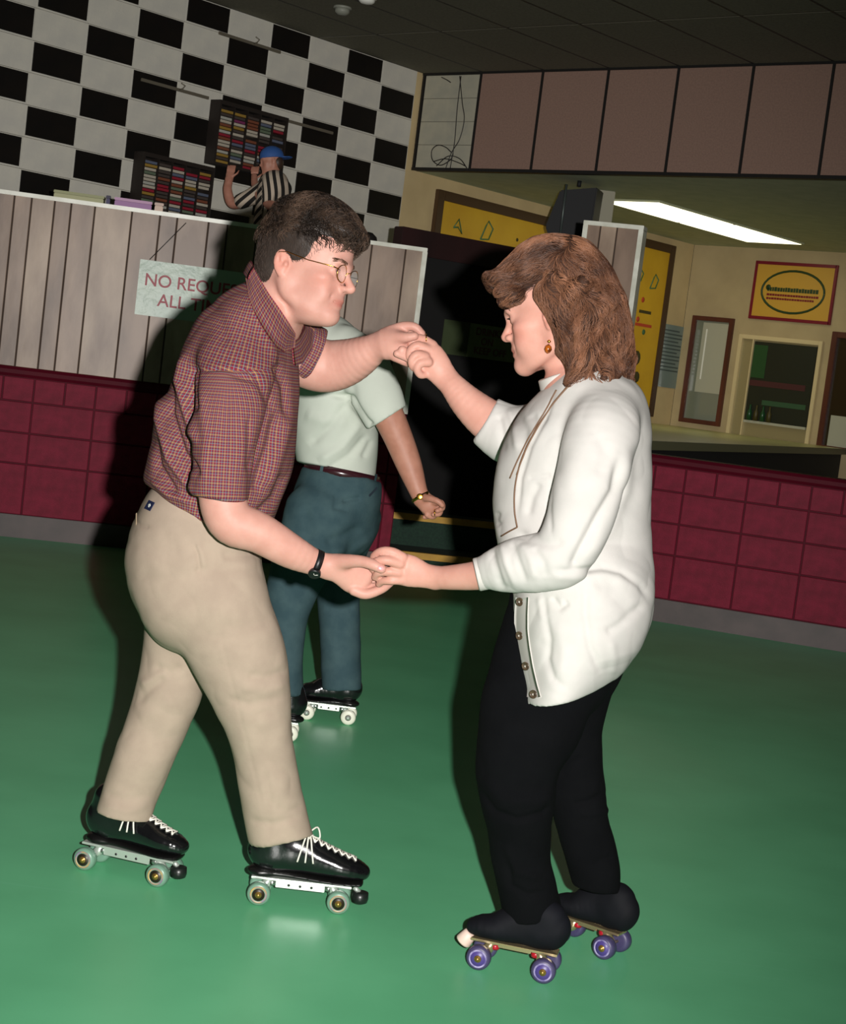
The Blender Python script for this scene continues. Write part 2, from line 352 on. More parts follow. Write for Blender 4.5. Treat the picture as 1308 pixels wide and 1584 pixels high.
# ---------------------------------------------------------------- booth behind the left wall
M_plat = mat('booth_platform_black', (22, 20, 18), 0.8)
pf = MB().prism([tuple(w2(LO, LD, -3.1, 0.45)), tuple(w2(LO, LD, 1.2, 0.45)), tuple(w2(WO, WD, 3.0, -0.02)), tuple(w2(WO, WD, -1.9, -0.02))], -0.06, 1.3)
pf.build('booth_platform', M_plat)['kind'] = 'structure'
M_ctr = mat('booth_counter_dark', (40, 34, 28), 0.6)
ct = empty('booth_counter', tuple(w2(LO, LD, -1, 0.3)) + (0.0,)); tag(ct, 'dark narrow counter running just behind the white-capped panelled wall', 'counter')
MB().box((-3.1, 0.13, 2.10), (1.3, 0.42, 2.14), F_L).build('countertop', M_ctr, ct)
for t in (-2.9, -1.4, 0.0, 1.15): MB().box((t, 0.2, -0.06), (t + 0.06, 0.4, 2.10), F_L).build('support', M_ctr, ct)

def booth_item(name, label, cat, x0, x1, ytop, m, lidm, dep=0.12):
    O2 = w2(LO, LD, 0, 0.16)
    a = float((PV(x0, ytop, O2, LAZ)[:2] - O2) @ LD); b2 = float((PV(x1, ytop, O2, LAZ)[:2] - O2) @ LD); zt = PV(x0, ytop, O2, LAZ)[2]
    e = empty(name, tuple(w2(O2, LD, (a + b2) / 2, dep / 2)) + (2.14,), LAZ); tag(e, label, cat)
    MB().box((a, 0, 2.141), (b2, dep, zt - 0.02), frame(O2, LAZ)).build('box_body', m, e, bevel=0.004)
    MB().box((a - 0.003, -0.003, zt - 0.019), (b2 + 0.003, dep + 0.003, zt), frame(O2, LAZ)).build('lid', lidm, e, bevel=0.003)
booth_item('storage_box', 'pale green box on the booth counter, left of the purple one', 'box', 84, 162, 293, mat('pale_green_card', (168, 168, 128), 0.6), mat('pale_green_lid', (150, 152, 112), 0.6), 0.2)
booth_item('storage_box', 'purple box on the booth counter in front of the cassettes', 'box', 178, 236, 304.5, mat('purple_plastic', (146, 96, 150), 0.5), mat('mauve_plastic', (168, 120, 160), 0.45))
booth_item('small_pot', 'small dark container standing between the green and purple boxes', 'container', 165, 171, 302, mat('dark_pot', (60, 55, 90), 0.6), mat('dark_pot_lid', (50, 46, 70), 0.6), 0.05)
booth_item('tape_dispenser', 'tiny cream item at the right end of the purple box', 'desk item', 240, 253, 313, mat('cream_item', (206, 180, 160), 0.5), mat('cream_item_lid', (190, 165, 150), 0.5), 0.06)

# three thin metal rails on the chequered wall
M_rail = mat('dull_metal_rail', (112, 106, 92), 0.5, metal=0.3)
def wt(x, y): q = PV(x, y, WO, AZ); return float((q[:2] - WO) @ WD), q[2]
for lab, (xa, ya, xb, yb), hook in (('thin metal wall rail with a hook, left of the upper cassette rack', (216, 124, 320, 151), 0.55), ('thin metal wall rail with a hook, above the upper cassette rack', (336, 51, 431, 81), 0.55), ('thin metal wall rail running right from the upper cassette rack', (431, 184, 512, 206), None)):
    (t0, z0), (t1, z1) = wt(xa, ya), wt(xb, yb); z = (z0 + z1) / 2
    e = empty('wall_rail', tuple(w2(WO, WD, (t0 + t1) / 2)) + (z,), AZ); tag(e, lab, 'rail')
    FW = frame(WO, AZ)
    MB().box((t0, -0.03, z - 0.013), (t1, -0.012, z + 0.013), FW).build('bar', M_rail, e, bevel=0.002)
    for t in (t0 + 0.05, t1 - 0.05): MB().box((t - 0.012, -0.013, z - 0.008), (t + 0.012, 0.003, z + 0.008), FW).build('bracket', M_rail, e)
    if hook:
        tm = t0 + (t1 - t0) * hook
        MB().tube([FW @ Vector(p) for p in ((tm, -0.02, z), (tm, -0.07, z + 0.01), (tm + 0.01, -0.085, z + 0.035), (tm - 0.03, -0.08, z + 0.05))], 0.006, 6).build('hook', M_rail, e)

# two racks of cassettes
M_rack = mat('dark_brown_rack', (30, 22, 16), 0.7)
tape_cols = [((140, 34, 50), 'red'), ((180, 172, 156), 'white'), ((150, 120, 54), 'yellow'), ((92, 100, 118), 'blue-grey'), ((120, 70, 50), 'orange-brown'), ((70, 62, 58), 'dark'), ((170, 170, 160), 'grey'), ((120, 50, 90), 'plum'), ((96, 110, 90), 'green-grey')]
tape_meshes = {}
ORD = ['first', 'second', 'third'] + ['%dth' % n for n in range(4, 21)] + ['21st', '22nd', '23rd'] + ['%dth' % n for n in range(24, 40)]
def rack(label, xa, ya, xb, yb, zb, which, cols=5):
    (t0, z1), (t1, _z) = wt(xa, ya), wt(xb, yb); dep = 0.13
    t0 -= 0.0; FW = frame(WO, AZ)
    e = empty('cassette_rack', tuple(w2(WO, WD, (t0 + t1) / 2)) + (zb,), AZ); tag(e, label, 'rack')
    MB().box((t0, -0.02, zb), (t1, 0.0, z1), FW).build('back_board', M_rack, e)
    for a in (t0, t1 - 0.02): MB().box((a, -dep, zb), (a + 0.02, -0.02, z1), FW).build('side_board', M_rack, e)
    MB().box((t0 + 0.02, -dep, z1 - 0.035), (t1 - 0.02, -0.02, z1), FW).build('top_board', M_rack, e)
    MB().box((t0 + 0.02, -dep, zb), (t1 - 0.02, -0.02, zb + 0.02), FW).build('bottom_board', M_rack, e)
    cw = (t1 - t0 - 0.04) / cols
    for c in range(1, cols): MB().box((t0 + 0.02 + cw * c - 0.003, -dep, zb + 0.02), (t0 + 0.02 + cw * c + 0.003, -0.02, z1 - 0.035), FW).build('divider', M_rack, e)
    rows = int((z1 - 0.04 - zb - 0.02) / 0.029)
    for c in range(cols):
        col_tapes = []
        for r in range(rows):
            if random.random() < 0.1: continue
            (rgb, cn) = random.choices(tape_cols, (4, 6, 2, 2, 3, 7, 2, 1, 2))[0]; w = round(cw - 0.012, 3)
            key = (cn, w)
            if key not in tape_meshes:
                t = MB().box((0, 0, 0), (w, 0.07, 0.0225), ch=0.0015); me = bpy.data.meshes.new('cassette'); me.from_pydata(t.v, [], t.f)
                bm = bmesh.new(); bm.from_mesh(me); bmesh.ops.recalc_face_normals(bm, faces=bm.faces); bm.to_mesh(me); bm.free()
                me.materials.append(mat('cassette_%s' % cn, rgb, 0.45)); tape_meshes[key] = me
            o = bpy.data.objects.new('cassette', tape_meshes[key]); COL.objects.link(o)
            o.matrix_world = FW @ Matrix.Translation((t0 + 0.02 + cw * c + 0.006, -dep + 0.012 + random.uniform(0, 0.012), zb + 0.0215 + 0.029 * r))
            col_tapes.append((o, cn))
        for nth, (o, cn) in enumerate(reversed(col_tapes)):
            tag(o, '%s-spined cassette, %s from the top in the %s column of the %s rack' % (cn, ORD[nth], ('leftmost', 'second', 'middle', 'fourth', 'rightmost')[c], which), 'cassette', 'cassettes in the %s rack' % which)
rack('dark rack of cassettes on the chequered wall, the upper of the two', 326, 154, 432, 178, wt(321, 254)[1], 'upper')
rack('dark rack of cassettes on the chequered wall, the lower and left of the two', 208, 234, 318, 255, wt(321, 254)[1] - 0.75, 'lower')
# small dark lumps seen over the wall cap right of the man's head
M_dl = mat('dark_equipment', (26, 22, 20), 0.6)
o = MB().lathe([(0, 0.075), (0.1, 0.078), (0.16, 0.06), (0.185, 0.03), (0.19, 0.001)], tuple(w2(LO, LD, tL(577, 372), 0.3)) + (2.14,), (0, 0, 1)).build('dome_case', M_dl)
tag(o, 'small dark domed case on the booth counter right of the plaid-shirted man', 'case')
# sign taped to the panelling
M_acr = mat('pale_green_acrylic', (158, 176, 158), 0.34, rgb2=(146, 166, 150), scale=7, bump=0.3, bscale=16, spec=0.35)
M_rt = mat('faded_red_lettering', (150, 40, 54), 0.5)
sg = empty('notice_board', tuple(w2(LO, LD, tL(212, 440), -0.003)) + (1.56,), LAZ); tag(sg, 'pale glossy notice with faded red lettering fixed to the left plank panelling', 'sign')
ts = tL(217, 401)
MB().box((ts, -0.007, 1.562), (ts + 1.02, -0.001, 1.925), F_L).build('board', M_acr, sg, bevel=0.0015)
text('NO REQUEST AT', 0.115, F_L @ Matrix.Translation((ts + 0.04, -0.0095, 1.76)), M_rt, sg, bold=0.0012, sx=0.98)
text('ALL TIMES', 0.115, F_L @ Matrix.Translation((ts + 0.14, -0.0095, 1.635)), M_rt, sg, bold=0.0012, sx=0.98)
MB().tube([F_L @ Vector((ts + 0.06, -0.004, 1.93)), F_L @ Vector((ts + 0.27, -0.004, 2.2))], 0.003, 5).build('string', M_cable, sg)

# ---------------------------------------------------------------- doorway with two carpeted steps
M_gc = mat('dark_green_carpet', (26, 52, 38), 0.9, rgb2=(20, 42, 32), scale=60)
M_ye = mat('yellow_step_edge', (196, 150, 40), 0.5, rgb2=(170, 128, 34), scale=8)
tL1 = LEND + 0.01
for k, (z1, y0, y1, xr) in enumerate(((0.175, 0.0, 0.42, 1.4), (0.40, 0.425, 0.72, 1.45))):
    s = empty('step', tuple(w2(LO, LD, tL1 + 0.5, y0)) + (0.0,), LAZ)
    tag(s, ('lower' if k == 0 else 'upper') + ' dark green carpeted step with a yellow edge in the dark doorway', 'step')
    MB().box((tL1, y0 + 0.03, 0.0), (tL1 + 1.25 + 0.2 * k, y1, z1 - 0.002), F_L).build('tread', M_gc, s)
    MB().box((tL1, y0, z1 - 0.045), (tL1 + 1.25 + 0.2 * k, y0 + 0.05, z1), F_L).build('edging', M_ye, s, bevel=0.003)
# dark partition beyond the doorway
M_mar = mat('dark_maroon_wood', (44, 22, 22), 0.5, rgb2=(34, 18, 18), scale=4, stretch=(1, 1, 0.2))
M_bk = mat('black_panel', (10, 9, 9), 0.8)
a = PZ(624, 350, 2.46) ; b2 = PZ(900, 402, 2.46); PO = a[:2]; paz = math.atan2(b2[1] - a[1], b2[0] - a[0]); plen = float(np.linalg.norm((b2 - a)[:2]))
pt = empty('partition', tuple(PO) + (0.0,), paz); tag(pt, 'dark maroon wooden partition with a thick top beam beyond the doorway', 'partition')
F_P = frame(PO, paz)
MB().box((0, 0, 2.27), (plen, 0.12, 2.46), F_P).build('beam', M_mar, pt, bevel=0.006)
MB().box((0, 0.002, -0.06), (0.09, 0.11, 2.27), F_P).build('post', M_mar, pt)
MB().box((0.09, 0.04, -0.06), (plen, 0.08, 2.27), F_P).build('corridor_dark_panel', M_bk, pt)  # black sheet standing in for the darkness of the unlit corridor
o = MB().lathe([(0, 0.03), (-0.02, 0.032), (-0.03, 0.02)], F_P @ Vector((0.16, 0.0, 2.22)), F_P.to_3x3() @ Vector((0, 1, 0))).build('knob', mat('dull_red_knob', (92, 44, 50), 0.4), pt)
# notice fixed to the partition
def pp(x, y): q = PV(x, y, PO, paz); return float((q[:2] - PO) @ np.array([math.cos(paz), math.sin(paz)])), q[2]
(x0, zt), (_a, zb), (xm, _b) = pp(692, 494), pp(694, 548), pp(731, 500)
gn = empty('notice_board', tuple(w2(PO, (math.cos(paz), math.sin(paz)), xm, 0.03)) + (zb,), paz); tag(gn, 'dim greenish notice with maroon lettering in the dark doorway beside the woman\'s face', 'sign')
M_dg = mat('dull_green_acrylic', (112, 126, 84), 0.5, rgb2=(98, 114, 76), scale=6, spec=0.2); M_dg2 = mat('dark_green_acrylic', (66, 76, 52), 0.5, spec=0.2)
MB().box((xm, 0.026, zb), (xm + 0.78, 0.032, zt), F_P).build('board', M_dg, gn)
MB().box((x0, 0.033, zb), (xm + 0.05, 0.039, zt), F_P).build('rear_board', M_dg2, gn)
M_dt = mat('dull_maroon_lettering', (90, 40, 42), 0.5)
for k, (s, dx) in enumerate((('DRINKS', 0.06), ('ON', 0.12), ('KEEP OFF', 0.06))):
    text(s, 0.078, F_P @ Matrix.Translation((xm + dx, 0.0235, zt - 0.082 - 0.073 * k)), M_dt, gn, bold=0.001)

# black loudspeaker hung from the low ceiling, with its metal pole
M_spk = mat('black_speaker_cloth', (12, 14, 18), 0.7)
sp = empty('loudspeaker', P(890, 350, 16.0)); tag(sp, 'large black loudspeaker hung under the low ceiling above the woman\'s head', 'loudspeaker')
Ys = 15.6
q = [P(858, 296, Ys), P(923, 288, Ys), P(898, 420, Ys), P(842, 365, Ys)]
u = [(p[0], p[2]) for p in (P(866, 294, Ys), P(924, 290, Ys), P(903, 420, Ys), P(862, 415, Ys), P(843, 350, Ys))]
v = [(x, Ys, z) for x, z in u] + [(x + 0.1, Ys + 0.45, z + 0.02) for x, z in u]; n = 5
MB().add(v, [tuple(range(n)), tuple(range(2 * n - 1, n - 1, -1))] + [(i, n + i, n + (i + 1) % n, (i + 1) % n) for i in range(n)]).build('cabinet', M_spk, sp, bevel=0.012)
MB().tube([P(876, 285, Ys - 0.12), P(866, 365, Ys - 0.12)], 0.012, 8).build('hanging_pole', mat('blue_grey_pole', (84, 92, 90), 0.4, metal=0.4), sp)
MB().tube([tuple(P(895, 289, Ys + 0.2)), (P(895, 289, Ys + 0.2)[0], Ys + 0.2, BZ)], 0.02, 8).build('ceiling_bracket', M_spk, sp)
M_gp = mat('grey_post', (150, 146, 126), 0.6)
p = P(935, 320, 16.2)
o = MB().box((p[0] - 0.095, 16.3, 1.125), (p[0] + 0.095, 16.48, BZ)).build('square_post', M_gp, bevel=0.006); tag(o, 'grey square post rising behind the paneled pillar', 'post')

# ---------------------------------------------------------------- snack room
M_lt = mat('fluorescent_panel', (255, 250, 214), 0.4, emit=2.2)
M_lf = mat('light_frame', (190, 194, 160), 0.5)
fa = PZ(925, 307, 3.0)
for k in range(2):
    c0 = Vector((1.11 * KS, 13.64 * KS, BZ - 0.006)) + Vector((WD[0], WD[1], 0)) * (1.23 * KS * k)
    e = empty('ceiling_light', c0, AZ); tag(e, ('nearer' if k == 0 else 'farther') + ' of the two glowing fluorescent ceiling panels in the snack room', 'ceiling light')
    F_ = frame((c0[0], c0[1]), AZ, BZ - 0.018)
    MB().box((0, -0.6 * KS, 0), (1.22 * KS, 0.0, 0.018), F_).build('frame', M_lf, e)
    MB().box((0.02, -0.58 * KS, -0.004), (1.2 * KS, -0.02, 0.0), F_).build('diffuser', M_lt, e)
# menu boards on the cream wall
M_fr = mat('dark_brown_frame', (70, 48, 26), 0.5); M_yl = mat('yellow_menu_board', (216, 172, 38), 0.5, rgb2=(206, 160, 34), scale=3)
M_gl = mat('green_line_paint', (70, 110, 70), 0.5); M_rd = mat('red_paint', (190, 70, 40), 0.5); M_dk = mat('dark_olive_paint', (66, 60, 22), 0.5)
F_W = frame(WO, AZ)
def menu_board(label, t0, t1, z0, z1, items):
    e = empty('menu_board', tuple(w2(WO, WD, (t0 + t1) / 2)) + (z0,), AZ); tag(e, label, 'menu board')
    MB().box((t0, -0.03, z0), (t1, 0.004, z1), F_W).build('board', M_yl, e)
    fw = 0.1
    for a, b2, c, d in ((t0 - fw, t0, z0 - fw, z1 + fw), (t1, t1 + fw, z0 - fw, z1 + fw), (t0, t1, z1, z1 + fw), (t0, t1, z0 - fw, z0)):
        MB().box((a, -0.05, c), (b2, 0.004, d), F_W).build('frame', M_fr, e, bevel=0.004)
    for kind, u, w_, s, mm in items:
        tt = t0 + u * (t1 - t0); zz = z1 - w_
        if kind == 'carton': pts = [(-.5, -.6), (-.1, .3), (.1, .6), (.6, .2), (.3, -.5), (-.5, -.6)]
        elif kind == 'tri': pts = [(-.6, -.2), (0, .6), (.6, -.6), (.0, -.1), (-.6, -.2)]
        elif kind == 'box': pts = [(-.6, -.4), (.6, -.4), (.7, .4), (-.5, .4), (-.6, -.4)]
        elif kind == 'blob':
            MB().lathe([(0, s), (-0.004, s * 0.9)], F_W @ Vector((tt, -0.031, zz)), F_W.to_3x3() @ Vector((0, 1, 0)), 10).build('picture', mm, e); continue
        elif kind == 'bar':
            MB().box((tt - s, -0.034, zz - 0.018), (tt + s, -0.03, zz + 0.018), F_W).build('picture', mm, e); continue
        MB().tube([F_W @ Vector((tt + s * a, -0.032, zz + s * b2)) for a, b2 in pts], 0.009, 5).build('picture', mm, e)
ya, yz = wt(682, 310); 
menu_board('wide yellow menu board in a dark frame on the cream wall above the dark doorway', ya, wt(868, 352)[0] + 0.25, 1.6, wt(682, 310)[1], [('tri', 0.12, 0.22, 0.12, M_gl), ('carton', 0.32, 0.2, 0.17, M_gl), ('box', 0.86, 0.3, 0.14, M_gl), ('tri', 0.66, 0.42, 0.09, M_gl), ('blob', 0.55, 0.22, 0.02, M_dk), ('bar', 0.5, 0.33, 0.07, M_dk)])
t2b = wt(1034, 392)[0]
menu_board('tall yellow menu board with food pictures beyond the paneled pillar', t2b - 1.35, t2b - 0.02, 1.3, wt(1034, 392)[1], [('carton', 0.8, 0.38, 0.15, M_gl), ('carton', 0.55, 0.34, 0.13, M_gl), ('blob', 0.66, 0.62, 0.035, M_rd), ('bar', 0.72, 0.76, 0.13, M_dk), ('blob', 0.62, 0.86, 0.035, M_rd), ('bar', 0.72, 0.92, 0.18, M_rd), ('blob', 0.74, 1.0, 0.035, M_gl), ('blob', 0.68, 1.32, 0.09, M_dk), ('blob', 0.72, 1.55, 0.07, M_dk)])
# blue-grey price list beside it
M_bp = mat('blue_grey_paper', (120, 136, 132), 0.3, spec=0.6); M_ink = mat('ink_lines', (70, 84, 84), 0.5)
(ta, za) = wt(1025, 500); (tb, zb2) = wt(1059, 506); zlo = wt(1012, 597)[1]
e = empty('price_list', tuple(w2(WO, WD, ta)) + (zlo,), AZ); tag(e, 'blue-grey printed price list on the cream wall right of the tall menu board', 'notice')
MB().box((ta, -0.008, zlo), (tb, 0.004, za), F_W).build('sheet', M_bp, e)
for k in range(12): MB().box((ta + 0.04, -0.010, za - 0.08 - k * 0.045), (tb - (0.05 if k % 3 else 0.12), -0.008, za - 0.07 - k * 0.045 + 0.008), F_W).build('text_line', M_ink, e)
# far wall: framed poster, windows
def ft(x, y): q = PV(x, y, FO, AZ - PI / 2); return float((q[:2] - FO) @ SD), q[2]
(pa, pz) = ft(1172, 405); (pb, _q) = ft(1296, 414); pzb = ft(1158, 491)[1]
po = empty('framed_poster', tuple(w2(FO, SD, pa)) + (pzb,), AZ - PI / 2); tag(po, 'yellow poster with a green oval emblem in a maroon frame on the far wall', 'poster')
M_mf = mat('maroon_frame', (120, 22, 40), 0.4); M_yp = mat('mustard_poster', (206, 160, 60), 0.5); M_dgn = mat('dark_green_print', (40, 66, 34), 0.5)
MB().box((pa, -0.02, pzb), (pb, 0.002, pz), F_F).build('sheet', M_yp, po)
for a, b2, c, d in ((pa - 0.012, pa + 0.022, pzb - 0.012, pz + 0.012), (pb - 0.022, pb + 0.012, pzb - 0.012, pz + 0.012), (pa, pb, pz - 0.026, pz + 0.012), (pa, pb, pzb - 0.012, pzb + 0.026)):
    MB().box((a, -0.032, c), (b2, 0.002, d), F_F).build('frame', M_mf, po, bevel=0.003)
pc, pzc = (pa + pb) / 2, (pz + pzb) / 2; pw, ph = (pb - pa) * 0.39, (pz - pzb) * 0.37
MB().tube([F_F @ Vector((pc + pw * math.cos(t), -0.022, pzc + ph * math.sin(t))) for t in np.linspace(0, 2 * PI, 33)], 0.014, 6, caps=False).build('oval_emblem', M_dgn, po)
rr = random.Random(4)
for row, (zz, hh, mm) in enumerate(((0.022, 0.05, M_dgn), (-0.045, 0.026, M_mf), (-0.09, 0.024, M_mf))):
    x = pc - pw * 0.82
    while x < pc + pw * (0.82 - 0.15 * (row == 2)):
        w_ = rr.uniform(0.022, 0.036); MB().box((x, -0.024, pzc + zz - hh / 2), (x + w_, -0.019, pzc + zz + hh / 2 * rr.uniform(0.8, 1.1)), F_F).build('print_mark', mm, po); x += w_ + 0.006
MB().lathe([(0, 0.035), (-0.004, 0.03)], F_F @ Vector((pc - pw * 0.8, -0.02, pzc + 0.04)), F_F.to_3x3() @ Vector((0, 1, 0)), 10).build('emblem_figure', M_dgn, po)
M_wf = mat('reddish_brown_window_frame', (92, 46, 30), 0.45, rgb2=(78, 38, 26), scale=6, stretch=(1, 1, 0.2)); M_cf = mat('cream_window_frame', (214, 196, 150), 0.45)
M_gls = mat('window_glass', (120, 126, 110), 0.08, spec=0.7); M_din = mat('dark_window_interior', (30, 34, 22), 0.5)
M_pap = mat('pale_panel', (176, 176, 156), 0.3)  # one even pale tone shared by the window sheets and serving shelf
def window(n, x0, x1, y0, y1, fm, fw):
    (a, zt_), (b2, _1), zb_ = ft(x0, y0), ft(x1, y0 + 6), ft(x0, y1)[1]
    e = empty('window_%d' % n, tuple(w2(FO, SD, a)) + (zb_,), AZ - PI / 2); e['kind'] = 'structure'
    for A, B, C, D in ((a, a + fw, zb_, zt_), (b2 - fw, b2, zb_, zt_), (a + fw, b2 - fw, zt_ - fw, zt_), (a + fw, b2 - fw, zb_, zb_ + fw)):
        MB().box((A, -0.05, C), (B, 0.002, D), F_F).build('window_frame', fm, e, bevel=0.004)
    return e, a + fw, b2 - fw, zb_ + fw, zt_ - fw
e, a, b2, c, d = window(1, 1074, 1137, 488, 655, M_wf, 0.055)
MB().box((a, -0.012, c), (b2, 0.002, d), F_F).build('pane', M_gls, e)
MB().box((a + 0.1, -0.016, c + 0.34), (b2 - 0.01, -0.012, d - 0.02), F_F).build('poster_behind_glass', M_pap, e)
MB().box((a + 0.15, -0.018, c + 0.5), (a + 0.17, -0.0125, d - 0.1), F_F).build('glare_strip', M_w2, e)  # glare on the glass, built as a solid white strip
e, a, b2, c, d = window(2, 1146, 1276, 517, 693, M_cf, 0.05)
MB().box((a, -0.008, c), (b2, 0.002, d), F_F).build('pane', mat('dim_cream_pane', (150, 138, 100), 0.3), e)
MB().box((a + 0.17, -0.03, c + 0.3), (b2 - 0.02, -0.008, d - 0.02), F_F).build('opening', M_din, e)  # solid dark slab; its colour stands for the shade inside the window
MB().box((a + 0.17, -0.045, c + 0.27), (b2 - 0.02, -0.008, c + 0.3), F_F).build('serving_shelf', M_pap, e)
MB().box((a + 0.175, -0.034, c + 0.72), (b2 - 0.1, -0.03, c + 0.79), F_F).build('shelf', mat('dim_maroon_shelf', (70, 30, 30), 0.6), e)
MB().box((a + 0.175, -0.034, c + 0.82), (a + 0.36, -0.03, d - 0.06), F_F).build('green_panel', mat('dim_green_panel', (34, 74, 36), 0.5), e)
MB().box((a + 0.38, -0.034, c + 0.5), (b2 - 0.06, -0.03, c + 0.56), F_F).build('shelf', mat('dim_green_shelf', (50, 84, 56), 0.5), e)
MB().box((a + 0.15, -0.05, c), (a + 0.165, -0.008, d), F_F).build('mullion', M_cf, e)
M_gb = mat('bottle_green', (24, 70, 36), 0.3)
for k in range(4):
    o = MB().lathe([(0, 0.03), (0.1, 0.03), (0.14, 0.012), (0.19, 0.012)], F_F @ Vector((a + 0.24 + 0.09 * k, -0.045, c + 0.301)), (0, 0, 1), 10).build('bottle', M_gb if k % 2 == 0 else M_dk)
    tag(o, '%s bottle on the serving window shelf, %s of the four' % ('green' if k % 2 == 0 else 'olive', ('leftmost', 'second from the left', 'third from the left', 'rightmost')[k]), 'bottle', 'bottles in the serving window')
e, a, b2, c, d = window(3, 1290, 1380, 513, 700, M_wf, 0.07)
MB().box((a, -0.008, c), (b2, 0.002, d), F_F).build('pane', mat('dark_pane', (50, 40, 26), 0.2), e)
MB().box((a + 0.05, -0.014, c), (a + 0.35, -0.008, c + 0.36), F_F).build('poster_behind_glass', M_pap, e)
# snack counter
M_top = mat('cream_green_countertop', (198, 196, 140), 0.35, rgb2=(188, 188, 132), scale=4); M_lip = mat('grey_counter_lip', (112, 112, 84), 0.5)
ca = PZ(975, 681, 1.12)[:2]; cb2 = w2(FO, SD, 1.95 * KS, -0.03); cdir = (cb2 - ca) / np.linalg.norm(cb2 - ca); cz = math.atan2(cdir[1], cdir[0]); cl = float(np.linalg.norm(cb2 - ca))
sc_ = empty('snack_counter', tuple(ca) + (-0.06,), cz); tag(sc_, 'long snack counter with a pale green top and black front behind the right rink wall', 'counter')
F_S = frame(ca, cz)
poly = [tuple(ca), tuple(cb2), tuple(w2(FO, SD, 0.02, -0.02)), tuple(w2(WO, WD, tE - 2.4 * KS, -0.02))]
MB().prism(poly, 1.08, 1.12).build('countertop', M_top, sc_)
MB().box((0, -0.012, 1.055), (cl, 0.012, 1.122), F_S).build('edge_lip', M_lip, sc_)
MB().box((0.02, 0.04, -0.06), (cl - 0.02, 0.1, 1.075), F_S).build('front_panel', M_bk, sc_)
